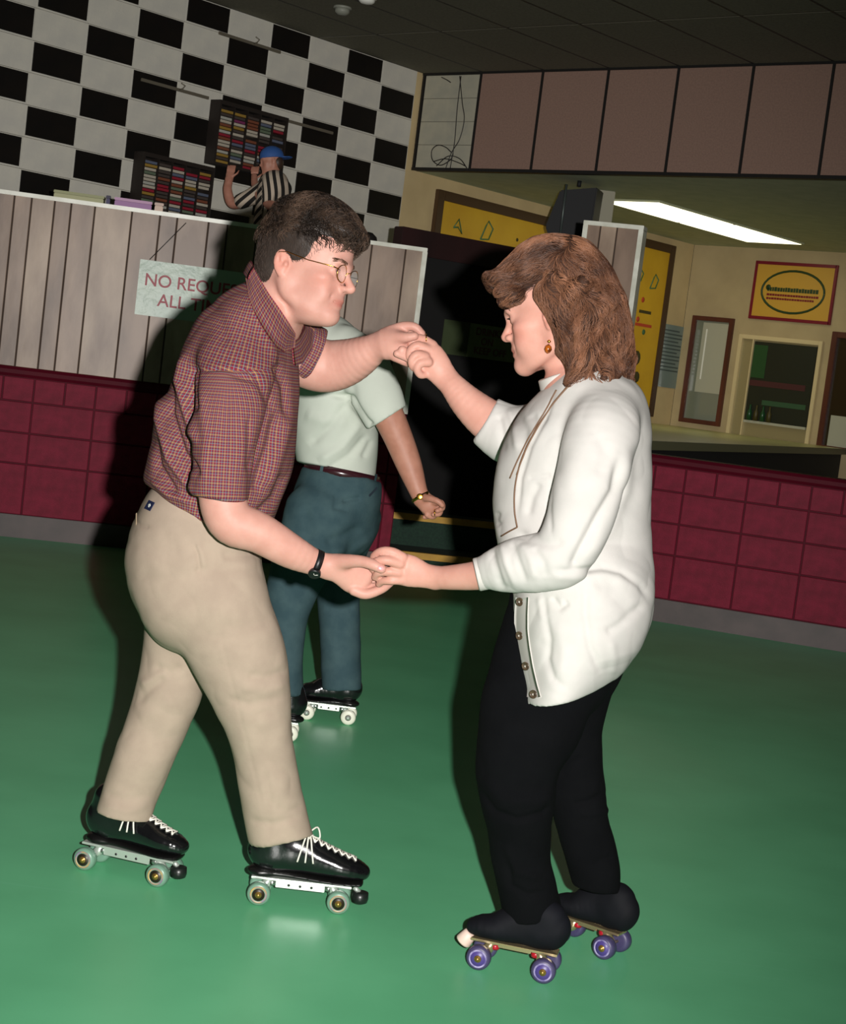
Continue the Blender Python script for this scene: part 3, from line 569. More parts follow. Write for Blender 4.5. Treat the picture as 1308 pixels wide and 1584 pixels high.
# ---------------------------------------------------------------- implicit-surface modelling
import openvdb
class Blob:
    """smoothly joined solids -> one continuous mesh"""
    def __init__(s, vox=0.004): s.vox = vox; s.ops = []; s.pad = 0.5
    def seg_tube(s, pts, k=0.01, mode='add', res=0.018):
        # pts: (centre, r_side, r_depth[, depth axis]); resampled with a spline
        C = np.array([p[0] for p in pts], float); R = np.array([[p[1], p[2]] for p in pts], float)
        A = np.array([p[3] if len(p) > 3 else (0, 1, 0) for p in pts], float)
        D = np.hstack([C, R, A]); n = len(D)
        if n == 1: D = np.vstack([D, D + 1e-5]); n = 2
        q = np.vstack([2 * D[0] - D[1], D, 2 * D[-1] - D[-2]]); out = []
        for i in range(1, n):
            L = np.linalg.norm(D[i, :3] - D[i - 1, :3]); m = max(1, int(math.ceil(L / res)))
            for j in range(m):
                t = j / m; a, b, c, d = q[i - 1], q[i], q[i + 1], q[i + 2]
                v = 0.5 * (2 * b + (c - a) * t + (2 * a - 5 * b + 4 * c - d) * t * t + (3 * b - 3 * c + d - a) * t ** 3)
                v[3:5] = np.maximum(v[3:5], 0.6 * np.minimum(b[3:5], c[3:5])); out.append(v)
        out.append(D[-1]); out = np.array(out)
        s.ops.append(('tube', mode, k, out)); return s
    def ell(s, c, r, M=None, k=0.01, mode='add'):
        s.ops.append(('ell', mode, k, (np.array(c, float), np.array(r, float), np.eye(3) if M is None else np.array(M, float)))); return s
    def cut(s, o, n):                   # removes what lies on the side n points to
        s.ops.append(('cut', 'cut', 0, (np.array(o, float), np.array(n, float) / np.linalg.norm(n)))); return s
    def _bbs(s):
        for kind, mode, k, d in s.ops:
            if kind == 'tube':
                for i in range(len(d) - 1):
                    r = max(d[i, 3:5].max(), d[i + 1, 3:5].max()); yield np.minimum(d[i, :3], d[i + 1, :3]) - r, np.maximum(d[i, :3], d[i + 1, :3]) + r
            elif kind == 'ell': r = d[1].max(); yield d[0] - r, d[0] + r
    @staticmethod
    def _prep(d):                        # everything about a tube's segments, computed once
        A, B = d[:-1, :3], d[1:, :3]; ab = B - A; L = np.linalg.norm(ab, axis=1) + 1e-9; ax = ab / L[:, None]
        v = (d[:-1, 5:8] + d[1:, 5:8]) / 2; v = v - ax * (v * ax).sum(1)[:, None]; ln = np.linalg.norm(v, axis=1)
        alt = np.array([0.2, 0, 1.0]) - ax * (ax @ np.array([0.2, 0, 1.0]))[:, None]; bad = ln < 0.15; v[bad] = alt[bad]
        v = v / np.linalg.norm(v, axis=1)[:, None]; u = np.cross(ax, v); R0, R1 = d[:-1, 3:5], d[1:, 3:5]; r = np.maximum(R0.max(1), R1.max(1))[:, None]
        return dict(A=A, L=L, M=np.stack([ax, u, v], 1), R0=R0, dR=R1 - R0, lo=np.minimum(A, B) - r, hi=np.maximum(A, B) + r)
    @staticmethod
    def _segs(t, m, p):
        q = np.matmul(p[None] - t['A'][m][:, None], t['M'][m].transpose(0, 2, 1)); L = t['L'][m][:, None]
        tc = np.clip(q[..., 0] / L, 0, 1); da = q[..., 0] - tc * L; R0, dR = t['R0'][m], t['dR'][m]
        ru = R0[:, :1] + dR[:, :1] * tc; rv = R0[:, 1:] + dR[:, 1:] * tc; rm = np.minimum(ru, rv)
        return ((np.sqrt((q[..., 1] / ru) ** 2 + (q[..., 2] / rv) ** 2 + (da / rm) ** 2) - 1) * rm).min(0)
    def field(s, p, lo, hi):
        out = np.full(len(p), 1.0, dtype=float)
        if not hasattr(s, 'pre') or len(s.pre) != len(s.ops): s.pre = [s._prep(o[3]) if o[0] == 'tube' else (float(o[3][1].max()) if o[0] == 'ell' else None) for o in s.ops]
        for (kind, mode, k, d), pre in zip(s.ops, s.pre):
            if kind == 'cut':
                out = np.maximum(out, (p - d[0]) @ d[1]); continue
            val = None; e = k + s.pad
            if kind == 'disc':             # a cylinder 12 cm long from a flat face; for hems
                c, n_, r_ = d
                if (c - r_ - 0.2 > hi).any() or (c + r_ + 0.2 < lo).any(): continue
                q = p - c; t = q @ n_; rad = np.linalg.norm(q - t[:, None] * n_, axis=1); val = np.maximum(np.maximum(-t, t - 0.17), rad - r_)
            elif kind == 'tube':
                m = ((pre['lo'] - e <= hi) & (pre['hi'] + e >= lo)).all(1)
                if m.any(): val = s._segs(pre, m, p)
            else:
                c, r, M = d; R = pre + e
                if (c - R > hi).any() or (c + R < lo).any(): continue
                q = (p - c) @ M.T; k0 = np.sqrt(((q / r) ** 2).sum(1)); k1 = np.sqrt(((q / (r * r)) ** 2).sum(1)) + 1e-9; val = k0 * (k0 - 1) / k1
            if val is None: continue
            if mode == 'add':
                h = np.minimum(np.maximum(0.5 + 0.5 * (out - val) / k, 0), 1) if k else None
                out = np.minimum(out, val) if not k else out * (1 - h) + val * h - k * h * (1 - h)
            else:
                val = -val
                h = np.minimum(np.maximum(0.5 - 0.5 * (out - val) / k, 0), 1) if k else None
                out = np.maximum(out, val) if not k else out * (1 - h) + val * h + k * h * (1 - h)
        return out
    def mesh(s, disp=None):
        bb = list(s._bbs()); lo = np.min([b[0] for b in bb], 0) - 0.02; hi = np.max([b[1] for b in bb], 0) + 0.02
        n = 12; st = n * s.vox; s.pad = 0.02; nb = np.ceil((hi - lo) / st).astype(int)
        grid = openvdb.FloatGrid(1.0); rad = st * 0.87 + s.vox
        ii = np.stack(np.meshgrid(np.arange(nb[0]), np.arange(nb[1]), np.arange(nb[2]), indexing='ij'), -1).reshape(-1, 3)
        cen = lo + (ii + 0.5) * st; s.pad = rad
        # coarse pass in clumps of neighbouring blocks
        keep = np.zeros(len(ii), bool); neg = np.zeros(len(ii), bool)
        for cx in range(0, nb[0], 5):
            for cz in range(0, nb[2], 5):
                m = (ii[:, 0] // 5 == cx // 5) & (ii[:, 2] // 5 == cz // 5)
                if not m.any(): continue
                f = s.field(cen[m], cen[m].min(0), cen[m].max(0)); keep[m] = np.abs(f) < rad * 1.5; neg[m] = f <= -rad * 1.5
        s.pad = 0.02
        g = (np.stack(np.meshgrid(np.arange(n), np.arange(n), np.arange(n), indexing='ij'), -1).reshape(-1, 3)) * s.vox
        for i in np.nonzero(keep)[0]:
            b0 = lo + ii[i] * st; f = s.field(b0 + g, b0, b0 + st)
            grid.copyFromArray(np.clip(f, -1, 1).reshape(n, n, n).astype(np.float32), ijk=tuple(int(v) for v in ii[i] * n))
        for i in np.nonzero(neg)[0]:
            a = ii[i] * n; grid.fill(tuple(int(v) for v in a), tuple(int(v) for v in a + n - 1), -0.5, True)
        pts, quads = grid.convertToQuads(0.0)
        s.pad = 0.5
        V = lo + pts.astype(float) * s.vox
        quads = quads.astype(np.int32); c_ = V.mean(0); q4 = V[quads] - c_
        if np.einsum('ij,ij->i', q4[:, 0], np.cross(q4[:, 1], q4[:, 2])).sum() < 0: quads = quads[:, ::-1].copy()   # faces outward
        return V, quads
def vnormals(V, Q):
    a = V[Q[:, 2]] - V[Q[:, 0]]; b = V[Q[:, 3]] - V[Q[:, 1]]; fn = np.cross(a, b)
    n = np.zeros_like(V)
    for k in range(4): 
        for c in range(3): n[:, c] += np.bincount(Q[:, k], fn[:, c], len(V))
    return n / (np.linalg.norm(n, axis=1)[:, None] + 1e-12)
def relax(V, Q, it=2, lam=0.5):
    E = np.concatenate([Q[:, [0, 1]], Q[:, [1, 2]], Q[:, [2, 3]], Q[:, [3, 0]]]); n = len(V)
    cnt = np.bincount(E[:, 0], minlength=n) + np.bincount(E[:, 1], minlength=n)
    for _ in range(it):
        S = np.zeros_like(V)
        for c in range(3): S[:, c] = np.bincount(E[:, 0], V[E[:, 1], c], n) + np.bincount(E[:, 1], V[E[:, 0], c], n)
        V = V + lam * (S / np.maximum(cnt, 1)[:, None] - V)
    return V
def wob(p, scale, seed, oct=3):         # soft procedural noise in about -1..1
    r = np.random.default_rng(seed); out = np.zeros(len(p)); amp = 1; tot = 0
    for o in range(oct):
        for j in range(4):
            d = r.normal(size=3); d /= np.linalg.norm(d); d *= scale * 2 ** o
            e = r.normal(size=3) * scale * 0.6
            out += amp * np.sin(p @ d + 1.6 * np.sin(p @ e + r.uniform(0, 6)) + r.uniform(0, 6)) / 4
        tot += amp; amp *= 0.5
    return out / tot * 1.6
def pixels(V):                          # where points fall in the 1308 x 1584 frame
    q = (V - C0) @ CM.T; return np.stack([W / 2 + FOC * q[:, 0] / q[:, 2], H / 2 - FOC * q[:, 1] / q[:, 2]], 1)
def crease(V, Nn, strokes, side=-1, gain=1.0, wide=1.0):    # folds of cloth; a stroke: (list of x,y), width px, depth in m (+ ridge, - groove)
    pxs = pixels(V); front = np.clip(-Nn[:, 1] * 3 + 0.3, 0, 1) if side == -1 else 1.0
    D = np.zeros(len(V))
    for pts, w, a in strokes:
        pts = np.array(pts, float); best = np.full(len(V), 1e9); tt = np.zeros(len(V)); n = len(pts) - 1
        for i in range(n):
            ab = pts[i + 1] - pts[i]; t = np.clip(((pxs - pts[i]) @ ab) / (ab @ ab), 0, 1)
            d = np.linalg.norm(pxs - pts[i] - t[:, None] * ab, axis=1); m = d < best; best[m] = d[m]; tt[m] = ((i + t) / n)[m]
        D += gain * a * np.exp(-(best / (w * wide)) ** 2) * np.clip(np.sin(PI * np.clip(tt, 0.02, 0.98)) * 2.2, 0, 1)
    return V + Nn * (D * front)[:, None]
def tb(pts):                            # [(x, y, Y, r_side px, r_depth px)] -> tube stations
    out = []
    for p in pts:
        x, y, Y, ru = p[:4]; rv = p[4] if len(p) > 4 else ru; c = P(x, y, Y); m = Y / FOC * 1.0
        out.append((c, ru * m, rv * m))
    return out
def skin_mesh(name, b, m, parent, rel=2, post=None, color=None):
    V, Q = b.mesh(); V = relax(V, Q, rel)
    if post: V = post(V, vnormals(V, Q), Q)
    me = mesh_np(name, V, Q)
    if color is not None:
        col = color(V); at = me.color_attributes.new('Col', 'FLOAT_COLOR', 'POINT')
        at.data.foreach_set('color', np.hstack([col, np.ones((len(V), 1))]).astype(np.float32).ravel())
    return link(name, me, parent, m), V, Q
def strand_mesh(name, strands, m, parent, r0=0.0009, r1=0.0003, col=None):
    """many thin three-sided hairs in one mesh; strands: list of (n,3) arrays of equal length"""
    S = np.array(strands); ns, n, _ = S.shape
    T = np.gradient(S, axis=1); T /= np.linalg.norm(T, axis=2)[..., None] + 1e-12
    ref = np.array([0.3, 0.9, 0.3]); u = np.cross(T, ref); u /= np.linalg.norm(u, axis=2)[..., None] + 1e-12; w = np.cross(T, u)
    rad = (r0 + (r1 - r0) * np.linspace(0, 1, n) ** 1.5)[None, :, None]
    V = np.stack([S + rad * (math.cos(a) * u + math.sin(a) * w) for a in (0, 2 * PI / 3, 4 * PI / 3)], 2)  # ns,n,3,3
    idx = np.arange(ns * n * 3).reshape(ns, n, 3)
    F = np.concatenate([np.stack([idx[:, :-1, k], idx[:, :-1, (k + 1) % 3], idx[:, 1:, (k + 1) % 3], idx[:, 1:, k]], -1).reshape(-1, 4) for k in range(3)])
    me = mesh_np(name, V.reshape(-1, 3), F)
    if col is not None:
        c = np.repeat(np.asarray(col), n * 3, axis=0); at = me.color_attributes.new('Col', 'FLOAT_COLOR', 'POINT')
        at.data.foreach_set('color', np.hstack([c, np.ones((len(c), 1))]).astype(np.float32).ravel())
    return link(name, me, parent, m)
class Hd:                               # head space: x forward, y to the figure's left/right side, z up; origin between the ears at eye level
    def __init__(s, px, py, Y, S, tilt, yaw, face=1, roll=0.0, stretch=1.0):
        s.o = P(px, py, Y); s.k = S * Y / FOC          # S: frame px per head metre
        ti = math.radians(tilt)
        right, up = CR, CU; dep = np.array([0, 1.0, 0])
        x = face * right * math.cos(ti) - up * math.sin(ti); z = face * right * math.sin(ti) + up * math.cos(ti); y = np.cross(z, x)
        ya = math.radians(yaw)                        # + turns the face towards the camera
        tc = -_F
        yy = y if y @ tc > 0 else -y; sgn = 1 if y @ tc > 0 else -1
        x2 = x * math.cos(ya) + yy * math.sin(ya); y2 = (yy * math.cos(ya) - x * math.sin(ya)) * sgn
        ro = math.radians(roll); z2 = z * math.cos(ro) + y2 * math.sin(ro); y3 = y2 * math.cos(ro) - z * math.sin(ro)
        s.R = np.array([x2, y3, z2]); s.near = sgn; s.st = np.array([stretch, 1, 1])
    def w(s, p): return s.o + (np.array(p, float) * s.st * s.k) @ s.R
    def l(s, V): return ((V - s.o) @ s.R.T) / s.k / s.st
def head_ops(b, h, nose=1.0, jaw=1.0, female=False, neck=True):
    K = h.k
    def E(c, r, k=0.012, mode='add', rot=None):
        R = h.R if rot is None else np.array(rot) @ h.R
        b.ell(h.w(c), np.array(r) * K * (h.st if rot is None else 1), R, k * K, mode)
    def T(pts, k=0.012, mode='add'):
        b.seg_tube([(h.w(p[0]), p[1] * K, p[1] * K) for p in pts], k * K, mode, res=0.01)
    E((-0.006, 0, 0.036), (0.1, 0.0765, 0.088)); E((0.03, 0, 0.045), (0.066, 0.066, 0.064), 0.02)
    E((0.034, 0, -0.028), (0.058, 0.058, 0.066), 0.03); E((-0.01, 0, -0.035), (0.07, 0.06, 0.05), 0.03)
    E((0.05, 0, -0.068), (0.045, 0.043, 0.042), 0.025)
    for sd in (-1, 1):
        T([((-0.012, sd * 0.054, -0.045), 0.016), ((0.0, sd * 0.052, -0.073), 0.0165 * jaw), ((0.045, sd * 0.036, -0.098), 0.015 * jaw), ((0.078, sd * 0.01, -0.108), 0.0135)], 0.03)
        E((0.058, sd * 0.046, -0.024), (0.024, 0.0195, 0.016), 0.022)
        E((0.052, sd * 0.037, -0.058), (0.028, 0.017 if female else 0.014, 0.026), 0.022)
    E((0.078, 0, -0.106), (0.0165, 0.02, 0.0155), 0.018)
    T([((0.088, -0.036, 0.017), 0.007), ((0.0965, -0.012, 0.013), 0.007), ((0.0965, 0.012, 0.013), 0.007), ((0.088, 0.036, 0.017), 0.007)], 0.02 if not female else 0.03)
    for sd in (-1, 1): E((0.1, sd * 0.031, -0.002), (0.016, 0.017, 0.0125), 0.014, 'sub')
    T([((0.0935, 0, 0.004), 0.0075), ((0.1035, 0, -0.016), 0.0082), ((0.1135 + 0.006 * (nose - 1), 0, -0.034), 0.0098 * nose)], 0.012)
    E((0.106, 0, -0.041), (0.011, 0.0085, 0.0058), 0.007)
    for sd in (-1, 1): E((0.1, sd * 0.0125, -0.0385), (0.0105, 0.0065, 0.0078), 0.006)
    for sd in (-1, 1): E((0.106, sd * 0.0068, -0.0475), (0.005, 0.0028, 0.003), 0.003, 'sub')
    E((0.081, 0, -0.06), (0.0175, 0.024, 0.021), 0.014)
    T([((0.0865, -0.025, -0.0695), 0.0028), ((0.0955, -0.012, -0.0672), 0.0042), ((0.0985, 0, -0.066), 0.0046), ((0.0955, 0.012, -0.0672), 0.0042), ((0.0865, 0.025, -0.0695), 0.0028)], 0.005)
    T([((0.0865, -0.023, -0.0735), 0.0028), ((0.0935, -0.011, -0.0792), 0.0048), ((0.0955, 0, -0.08), 0.0054), ((0.0935, 0.011, -0.0792), 0.0048), ((0.0865, 0.023, -0.0735), 0.0028)], 0.005)
    T([((0.083, -0.029, -0.0695), 0.0018), ((0.0995, -0.012, -0.0732), 0.0015), ((0.105, 0, -0.0732), 0.0015), ((0.0995, 0.012, -0.0732), 0.0015), ((0.083, 0.029, -0.0695), 0.0018)], 0.003, 'sub')
    for sd in (-1, 1): T([((0.098, sd * 0.019, -0.043), 0.0012), ((0.0915, sd * 0.029, -0.055), 0.0022), ((0.086, sd * 0.032, -0.064), 0.0012)], 0.007, 'sub')
    for sd in (-1, 1):                   # lids over the eyeballs, cut open in front
        E((0.0775, sd * 0.0315, -0.001), (0.0152, 0.0165, 0.0142), 0.004)
        E((0.0955, sd * 0.0325, -0.0025), (0.009, 0.0125, 0.0052 if not female else 0.0064), 0.0012, 'sub')
    ex = h.earx if hasattr(h, 'earx') else -0.006
    for sd in (-1, 1):
        a = 0.25; Re = np.array([[math.cos(a), -sd * math.sin(a) * 0.9, 0.15], [sd * math.sin(a), math.cos(a), 0], [-0.15, 0, 1]]); Re /= np.linalg.norm(Re, axis=1)[:, None]
        E((ex, sd * 0.077, -0.008), (0.018, 0.0075, 0.031), 0.004, rot=Re)
        E((ex + 0.003, sd * 0.087, -0.003), (0.0115, 0.0085, 0.021), 0.0025, 'sub', rot=Re)
        E((ex + 0.001, sd * 0.0795, 0.002), (0.0045, 0.005, 0.015), 0.004, rot=Re)
        E((ex + 0.012, sd * 0.078, -0.012), (0.005, 0.005, 0.007), 0.004)
        E((ex + 0.004, sd * 0.075, -0.033), (0.008, 0.005, 0.009), 0.005)
def face_color(h, base, extra=None):
    def f(V):
        q = h.l(V); c = np.tile(np.array(base), (len(V), 1))
        def spot(cen, r, rgb, a):
            nonlocal c
            g = np.exp(-(((q - np.array(cen)) / np.array(r)) ** 2).sum(1)) * a; c = c * (1 - g[:, None]) + np.array(rgb) * g[:, None]
        for sd in (-1, 1):
            spot((0.07, sd * 0.048, -0.035), (0.03, 0.03, 0.026), (1.0, 0.68, 0.64), 0.4 if extra != 'f' else 0.6)
            spot((h.earx, sd * 0.082, -0.01), (0.022, 0.014, 0.034), (1.0, 0.6, 0.52), 0.5)
        spot((0.11, 0, -0.035), (0.012, 0.014, 0.014), (1.0, 0.66, 0.6), 0.4)
        lip = np.exp(-((q[:, 0] - 0.1) / 0.018) ** 2 - (q[:, 1] / 0.024) ** 4 - ((q[:, 2] + 0.0735) / 0.0095) ** 4)[:, None] * (0.75 if extra == 'f' else 0.6)
        c = c * (1 - lip) + np.array((0.78, 0.36, 0.36)) * lip
        if extra == 'm':
            g = (np.clip((-0.035 - q[:, 2]) / 0.02, 0, 1) * np.clip((q[:, 0] - 0.0) / 0.04, 0, 1) * np.clip((q[:, 2] + 0.13) / 0.02, 0, 1))[:, None] * 0.14
            c = c * (1 - g) + np.array((0.45, 0.36, 0.34)) * g
        return c
    return f
def eyes(h, parent, iris=(70, 90, 110)):
    Mw = mat('eye_white', (228, 220, 212), 0.15, spec=0.7)
    Mi = mat('iris_%d' % iris[0], iris, 0.1); Mp = mat('pupil', (8, 8, 8), 0.1)
    for sd in (-1, 1):
        c = h.w((0.0772, sd * 0.0315, -0.001)); f = np.array([1.0, 0, -0.25]); f = f / np.linalg.norm(f); f = f @ h.R; k = h.k
        e = MB().lathe([(-0.0115 * k, 0.001)] + [(-0.012 * k * math.cos(t), 0.012 * k * math.sin(t)) for t in np.linspace(0.3, PI - 0.3, 10)] + [(0.0119 * k, 0.001)], c, f, 16).build('eye', Mw, parent)
        MB().lathe([(0.0112 * k, 0.0053 * k), (0.0121 * k, 0.004 * k), (0.0123 * k, 0.0001)], c, f, 14).build('iris', Mi, e)
        MB().lathe([(0.0118 * k, 0.0022 * k), (0.01245 * k, 0.0018 * k), (0.0126 * k, 0.0001)], c, f, 12).build('pupil', Mp, e)
def lid_line(h, parent, m, r=0.0009):
    for sd in (-1, 1):
        MB().tube([h.w((0.0925 - 0.0045 * t * t, sd * (0.0318 + 0.0118 * t), 0.0022 - 0.0035 * t * t)) for t in np.linspace(-1, 1, 9)], [r * h.k * (0.5 + 0.5 * math.cos(t * 1.3)) for t in np.linspace(-1, 1, 9)], 6).build('lash_line', m, parent)
def brows(h, parent, m, near=1, n=150, thick=0.0038, arch=0.0):
    st = []
    for sd in (-1, 1):
        for i in range(n):
            t = rng.uniform(); y = sd * (0.014 + 0.036 * t); x = 0.101 - 0.016 * t ** 1.6; z = 0.0165 + 0.006 * math.sin(t * 2.4) + arch * math.sin(t * PI) + rng.uniform(-1, 1) * thick
            a = np.array((x, y, z)); d = np.array((-0.004 * t, sd * 0.007, 0.0025 - 0.004 * t)) + rng.normal(size=3) * 0.0008
            st.append([h.w(a), h.w(a + d * 0.5 + (0.0012, 0, 0)), h.w(a + d)])
    o = strand_mesh('eyebrow', st, m, parent, 0.0006, 0.0003); o['kind'] = 'stuff'; return o
def finger(b, pts, k=0.0045):
    b.seg_tube(tb(pts), k, res=0.008)
# ---------------------------------------------------------------- people: shared
M_skin = mat('skin', (208, 158, 143), 0.5, rgb2=(200, 148, 133), scale=25, bump=0.03, bscale=220, spec=0.3, attr='Col', sss=0.12)
M_skin2 = mat('skin_tanned', (186, 132, 112), 0.5, rgb2=(174, 120, 100), scale=25, spec=0.35, attr='Col', sss=0.08)
def white(V): return np.ones((len(V), 3))
from mathutils.bvhtree import BVHTree
def bvh(V, Q): return BVHTree.FromPolygons(V.tolist(), Q.tolist())
def on(tree, x, y, off=0.0):            # first surface point seen at x, y
    d = Vector(ray(x, y)).normalized(); h, n, i, t = tree.ray_cast(Vector(C0), d)
    if h is None: return None, None
    return np.array(h + n * off), np.array(n)
def on_line(tree, pts, off, n=6):
    q = [p for p in spline([(a, b, 0) for a, b in pts], n)]; out = []
    for a in q:
        h, nn = on(tree, a[0], a[1], off)
        if h is not None: out.append(h)
    return out
def patch_on(tree, c, w, h, ang, off=0.002):   # a small flat rectangle lying on cloth
    p, n = on(tree, c[0], c[1], off); u = np.array(CR) * math.cos(ang) - np.array(CU) * math.sin(ang); u = u - n * (u @ n); u /= np.linalg.norm(u); v = np.cross(n, u); return p, u, v, n

def skate(person, label, A, B, fwd_sign_px, boot_len, off, mats, toe='low', laces=True, boot_h=0.2, cover=False, kscale=1.0, hubr=0.56, rim=None):
    """a quad roller skate; A, B: where its near rear and near front wheel touch the floor"""
    Mb, Mwh, Mhub, Mmetal, Mstop, Ml, Msole = mats[:7]
    a, b = PZ(A[0], A[1], 0), PZ(B[0], B[1], 0); f = b - a; wb = float(np.linalg.norm(f)); f /= wb; z = np.array([0, 0, 1.0]); l = np.cross(z, f)
    near = 1 if l[1] < 0 else -1; tw = 0.043 * kscale
    o = (a + b) / 2 - l * near * tw; o[2] = 0
    s = empty('skate', o, math.atan2(f[1], f[0])); s['label'] = label
    s.parent = person; s.matrix_parent_inverse = PARENT_INV[person.name]
    PARENT_INV[s.name] = (Matrix.Translation(Vector(o)) @ Matrix.Rotation(math.atan2(f[1], f[0]), 4, 'Z')).inverted()
    T = lambda x, y, zz: o + f * x + l * y + z * zz
    K = kscale; r = 0.0305 * K; F4 = Matrix.Translation(Vector(o)) @ Matrix.Rotation(math.atan2(f[1], f[0]), 4, 'Z')
    for x in (-wb / 2, wb / 2):
        for y in (-tw, tw):
            c = T(x, y, r); w = 0.015 * K
            wl_ = MB().lathe([(-w, r * 0.55), (-w * 0.98, r * 0.8), (-w * 0.7, r * 0.97), (-w * 0.3, r), (w * 0.3, r), (w * 0.7, r * 0.97), (w * 0.98, r * 0.8), (w, r * 0.55)], c, l, 28).build('wheel', Mwh, s)
            sd = 1 if y > 0 else -1
            hb_ = MB().lathe([(sd * w * 0.98, r * hubr), (sd * w * 1.03, r * hubr * 0.98), (sd * w * 1.03, 0.0005)], c, l, 20).build('hub', Mhub, s)
            MB().lathe([(sd * w * 1.03, r * 0.3), (sd * w * 1.13, r * 0.28), (sd * w * 1.14, r * 0.15), (sd * w * 1.42, r * 0.13), (sd * w * 1.42, 0.0005)], c, l, 16).build('bearing', mats[8] if len(mats) > 8 else Mmetal, s)
            if rim is not None: MB().lathe([(sd * w * 0.99, r * 0.76), (sd * w * 1.02, r * 0.72), (sd * w * 1.02, r * 0.60), (sd * w * 0.9, r * 0.57)], c, l, 28).build('rim_print', rim, s)
        MB().tube([T(x, -tw - 0.012, r), T(x, tw + 0.012, r)], 0.0042 * K, 8).build('axle', Mmetal, s)
        sg_ = 1 if x > 0 else -1
        MB().tube([T(x, 0, r), T(x - sg_ * 0.014, 0, r + 0.012), T(x - sg_ * 0.026, 0, 0.064 * K)], [0.011 * K, 0.014 * K, 0.011 * K], 10).build('truck', Mmetal, s)
        MB().lathe([(0, 0.010 * K), (0.004, 0.0115 * K), (0.010, 0.0115 * K), (0.013, 0.009 * K)], T(x - sg_ * 0.03, 0, 0.044 * K), z, 12).build('cushion', mats[7] if len(mats) > 7 else Mmetal, s)
    zp = 0.062 * K
    x0, x1 = off - boot_len / 2, off + boot_len / 2       # heel and toe of the boot
    MB().box((-wb / 2 - 0.025, -0.024, zp), (min(wb / 2 + 0.03, x1 - 0.01), 0.024, zp + 0.006), F4).box((-wb / 2 + 0.04, near * 0.018 - 0.003, zp - (0.006 if cover else 0.018)), (wb / 2 - 0.04, near * 0.018 + 0.003, zp + 0.001), F4).build('plate', Mmetal, s, bevel=0.001)
    if not cover:
        for k in range(3): MB().lathe([(0, 0.0035), (near * 0.0008, 0.0033)], T((k - 1) * 0.03, near * 0.0213, zp - 0.009), l, 10).build('rivet_hole', Msole, s)
    so = zp + 0.007
    if not cover:                        # heel block and welted sole
        b2 = Blob(0.003); 
        b2.seg_tube([(T(x0 + 0.035, 0, so + 0.008), 0.01, 0.03, l), (T(x0 + 0.1, 0, so + 0.010), 0.009, 0.024, l), (T(x1 - 0.09, 0, so + 0.006), 0.008, 0.04, l), (T(x1 - 0.03, 0, so + 0.008), 0.008, 0.034, l)], 0.004)
        b2.ell(T(x0 + 0.045, 0, so + 0.010), (0.04, 0.029, 0.016), np.array([f, l, z]), 0.004)
        b2.cut(T(0, 0, so), -z)
        skin_mesh('sole', b2, Msole, s, 1)
    b3 = Blob(0.003); zz = so + 0.014 if not cover else so
    S = lambda x, zc, rz, ry: (T(x, 0, zz + zc), rz, ry, tuple(l))
    L = boot_len
    b3.seg_tube([S(x1 - 0.028, 0.022, 0.021, 0.030), S(x1 - 0.05, 0.027, 0.028, 0.041), S(x1 - 0.085, 0.032, 0.033, 0.046), S(x1 - L * 0.42, 0.042, 0.043, 0.042), S(x0 + L * 0.40, 0.055, 0.055, 0.036), S(x0 + 0.07, 0.056, 0.058, 0.035), S(x0 + 0.036, 0.045, 0.045, 0.032)], 0.012)
    b3.seg_tube([(T(x0 + 0.06, 0, zz + 0.05), 0.046, 0.034, tuple(l)), (T(x0 + 0.064, 0, zz + boot_h * 0.65), 0.046, 0.036, tuple(l)), (T(x0 + 0.066, 0, zz + boot_h), 0.048, 0.04, tuple(l))] if not cover else [(T(x0 + 0.055, 0, zz + 0.05), 0.043, 0.033, tuple(l)), (T(x0 + 0.058, 0, zz + 0.085), 0.036, 0.032, tuple(l))], 0.025)
    b3.cut(T(0, 0, zz - (0.004 if not cover else 0.0)), -z)
    post = None
    if cover: post = lambda V, N_, Q_: V + N_ * (wob(V, 40, 3)[:, None] * 0.0018)
    else: post = lambda V, N_, Q_: V + N_ * (wob(V, 60, 5)[:, None] * 0.0007)
    ob, V, Q = skin_mesh('boot', b3, Mb, s, 2, post)
    top = bvh(V, Q)
    def surf(x, y, up=0.25):
        h, n, i, t = top.ray_cast(Vector(T(x, y, up)), Vector((0, 0, -1))); return None if h is None else np.array(h) + np.array(n) * 0.002
    if laces:
        lm = MB(); nb_ = 8; xs = np.linspace(x0 + L * 0.46, x1 - 0.05, nb_); prev = None
        for i, x in enumerate(xs):
            hw = 0.02 - 0.004 * i / nb_
            row = [surf(x, y) for y in np.linspace(-hw, hw, 7)]; row = [p for p in row if p is not None]
            if len(row) > 3: lm.tube(row, 0.0024, 6)
            if prev is not None:
                for sg_ in (-1, 1):
                    q0, q1 = surf(prev[0], sg_ * prev[1]), surf((prev[0] + x) / 2, 0), 
                    q2 = surf(x, -sg_ * hw)
                    if all(v is not None for v in (q0, q1, q2)): lm.tube([q0, q1 + z * 0.002, q2], 0.0022, 6)
            prev = (x, hw)
        k0 = surf(xs[0], 0) + z * 0.004
        g = near
        for dx, dz, dy in ((0.03, 0.02, 0.012), (-0.018, 0.02, 0.014)):
            lm.tube(spline([k0, k0 + f * dx * 0.7 + z * dz + l * g * dy, k0 + f * dx + l * g * (dy + 0.018) - z * 0.002, k0 + f * dx * 0.4 + l * g * 0.016 - z * 0.004, k0], 5), 0.0023, 6)
        side = [np.array(k0) + l * g * 0.022 - z * 0.008, np.array(k0) + l * g * 0.042 - z * 0.036, np.array(k0) + l * g * 0.047 - z * 0.068]
        for dx in (-0.014, 0.0, 0.014):
            pts = [k0] + [side[j] + f * dx * (j + 1) / 2 for j in range(3)]
            lm.tube(spline(pts, 5), 0.0024, 6)
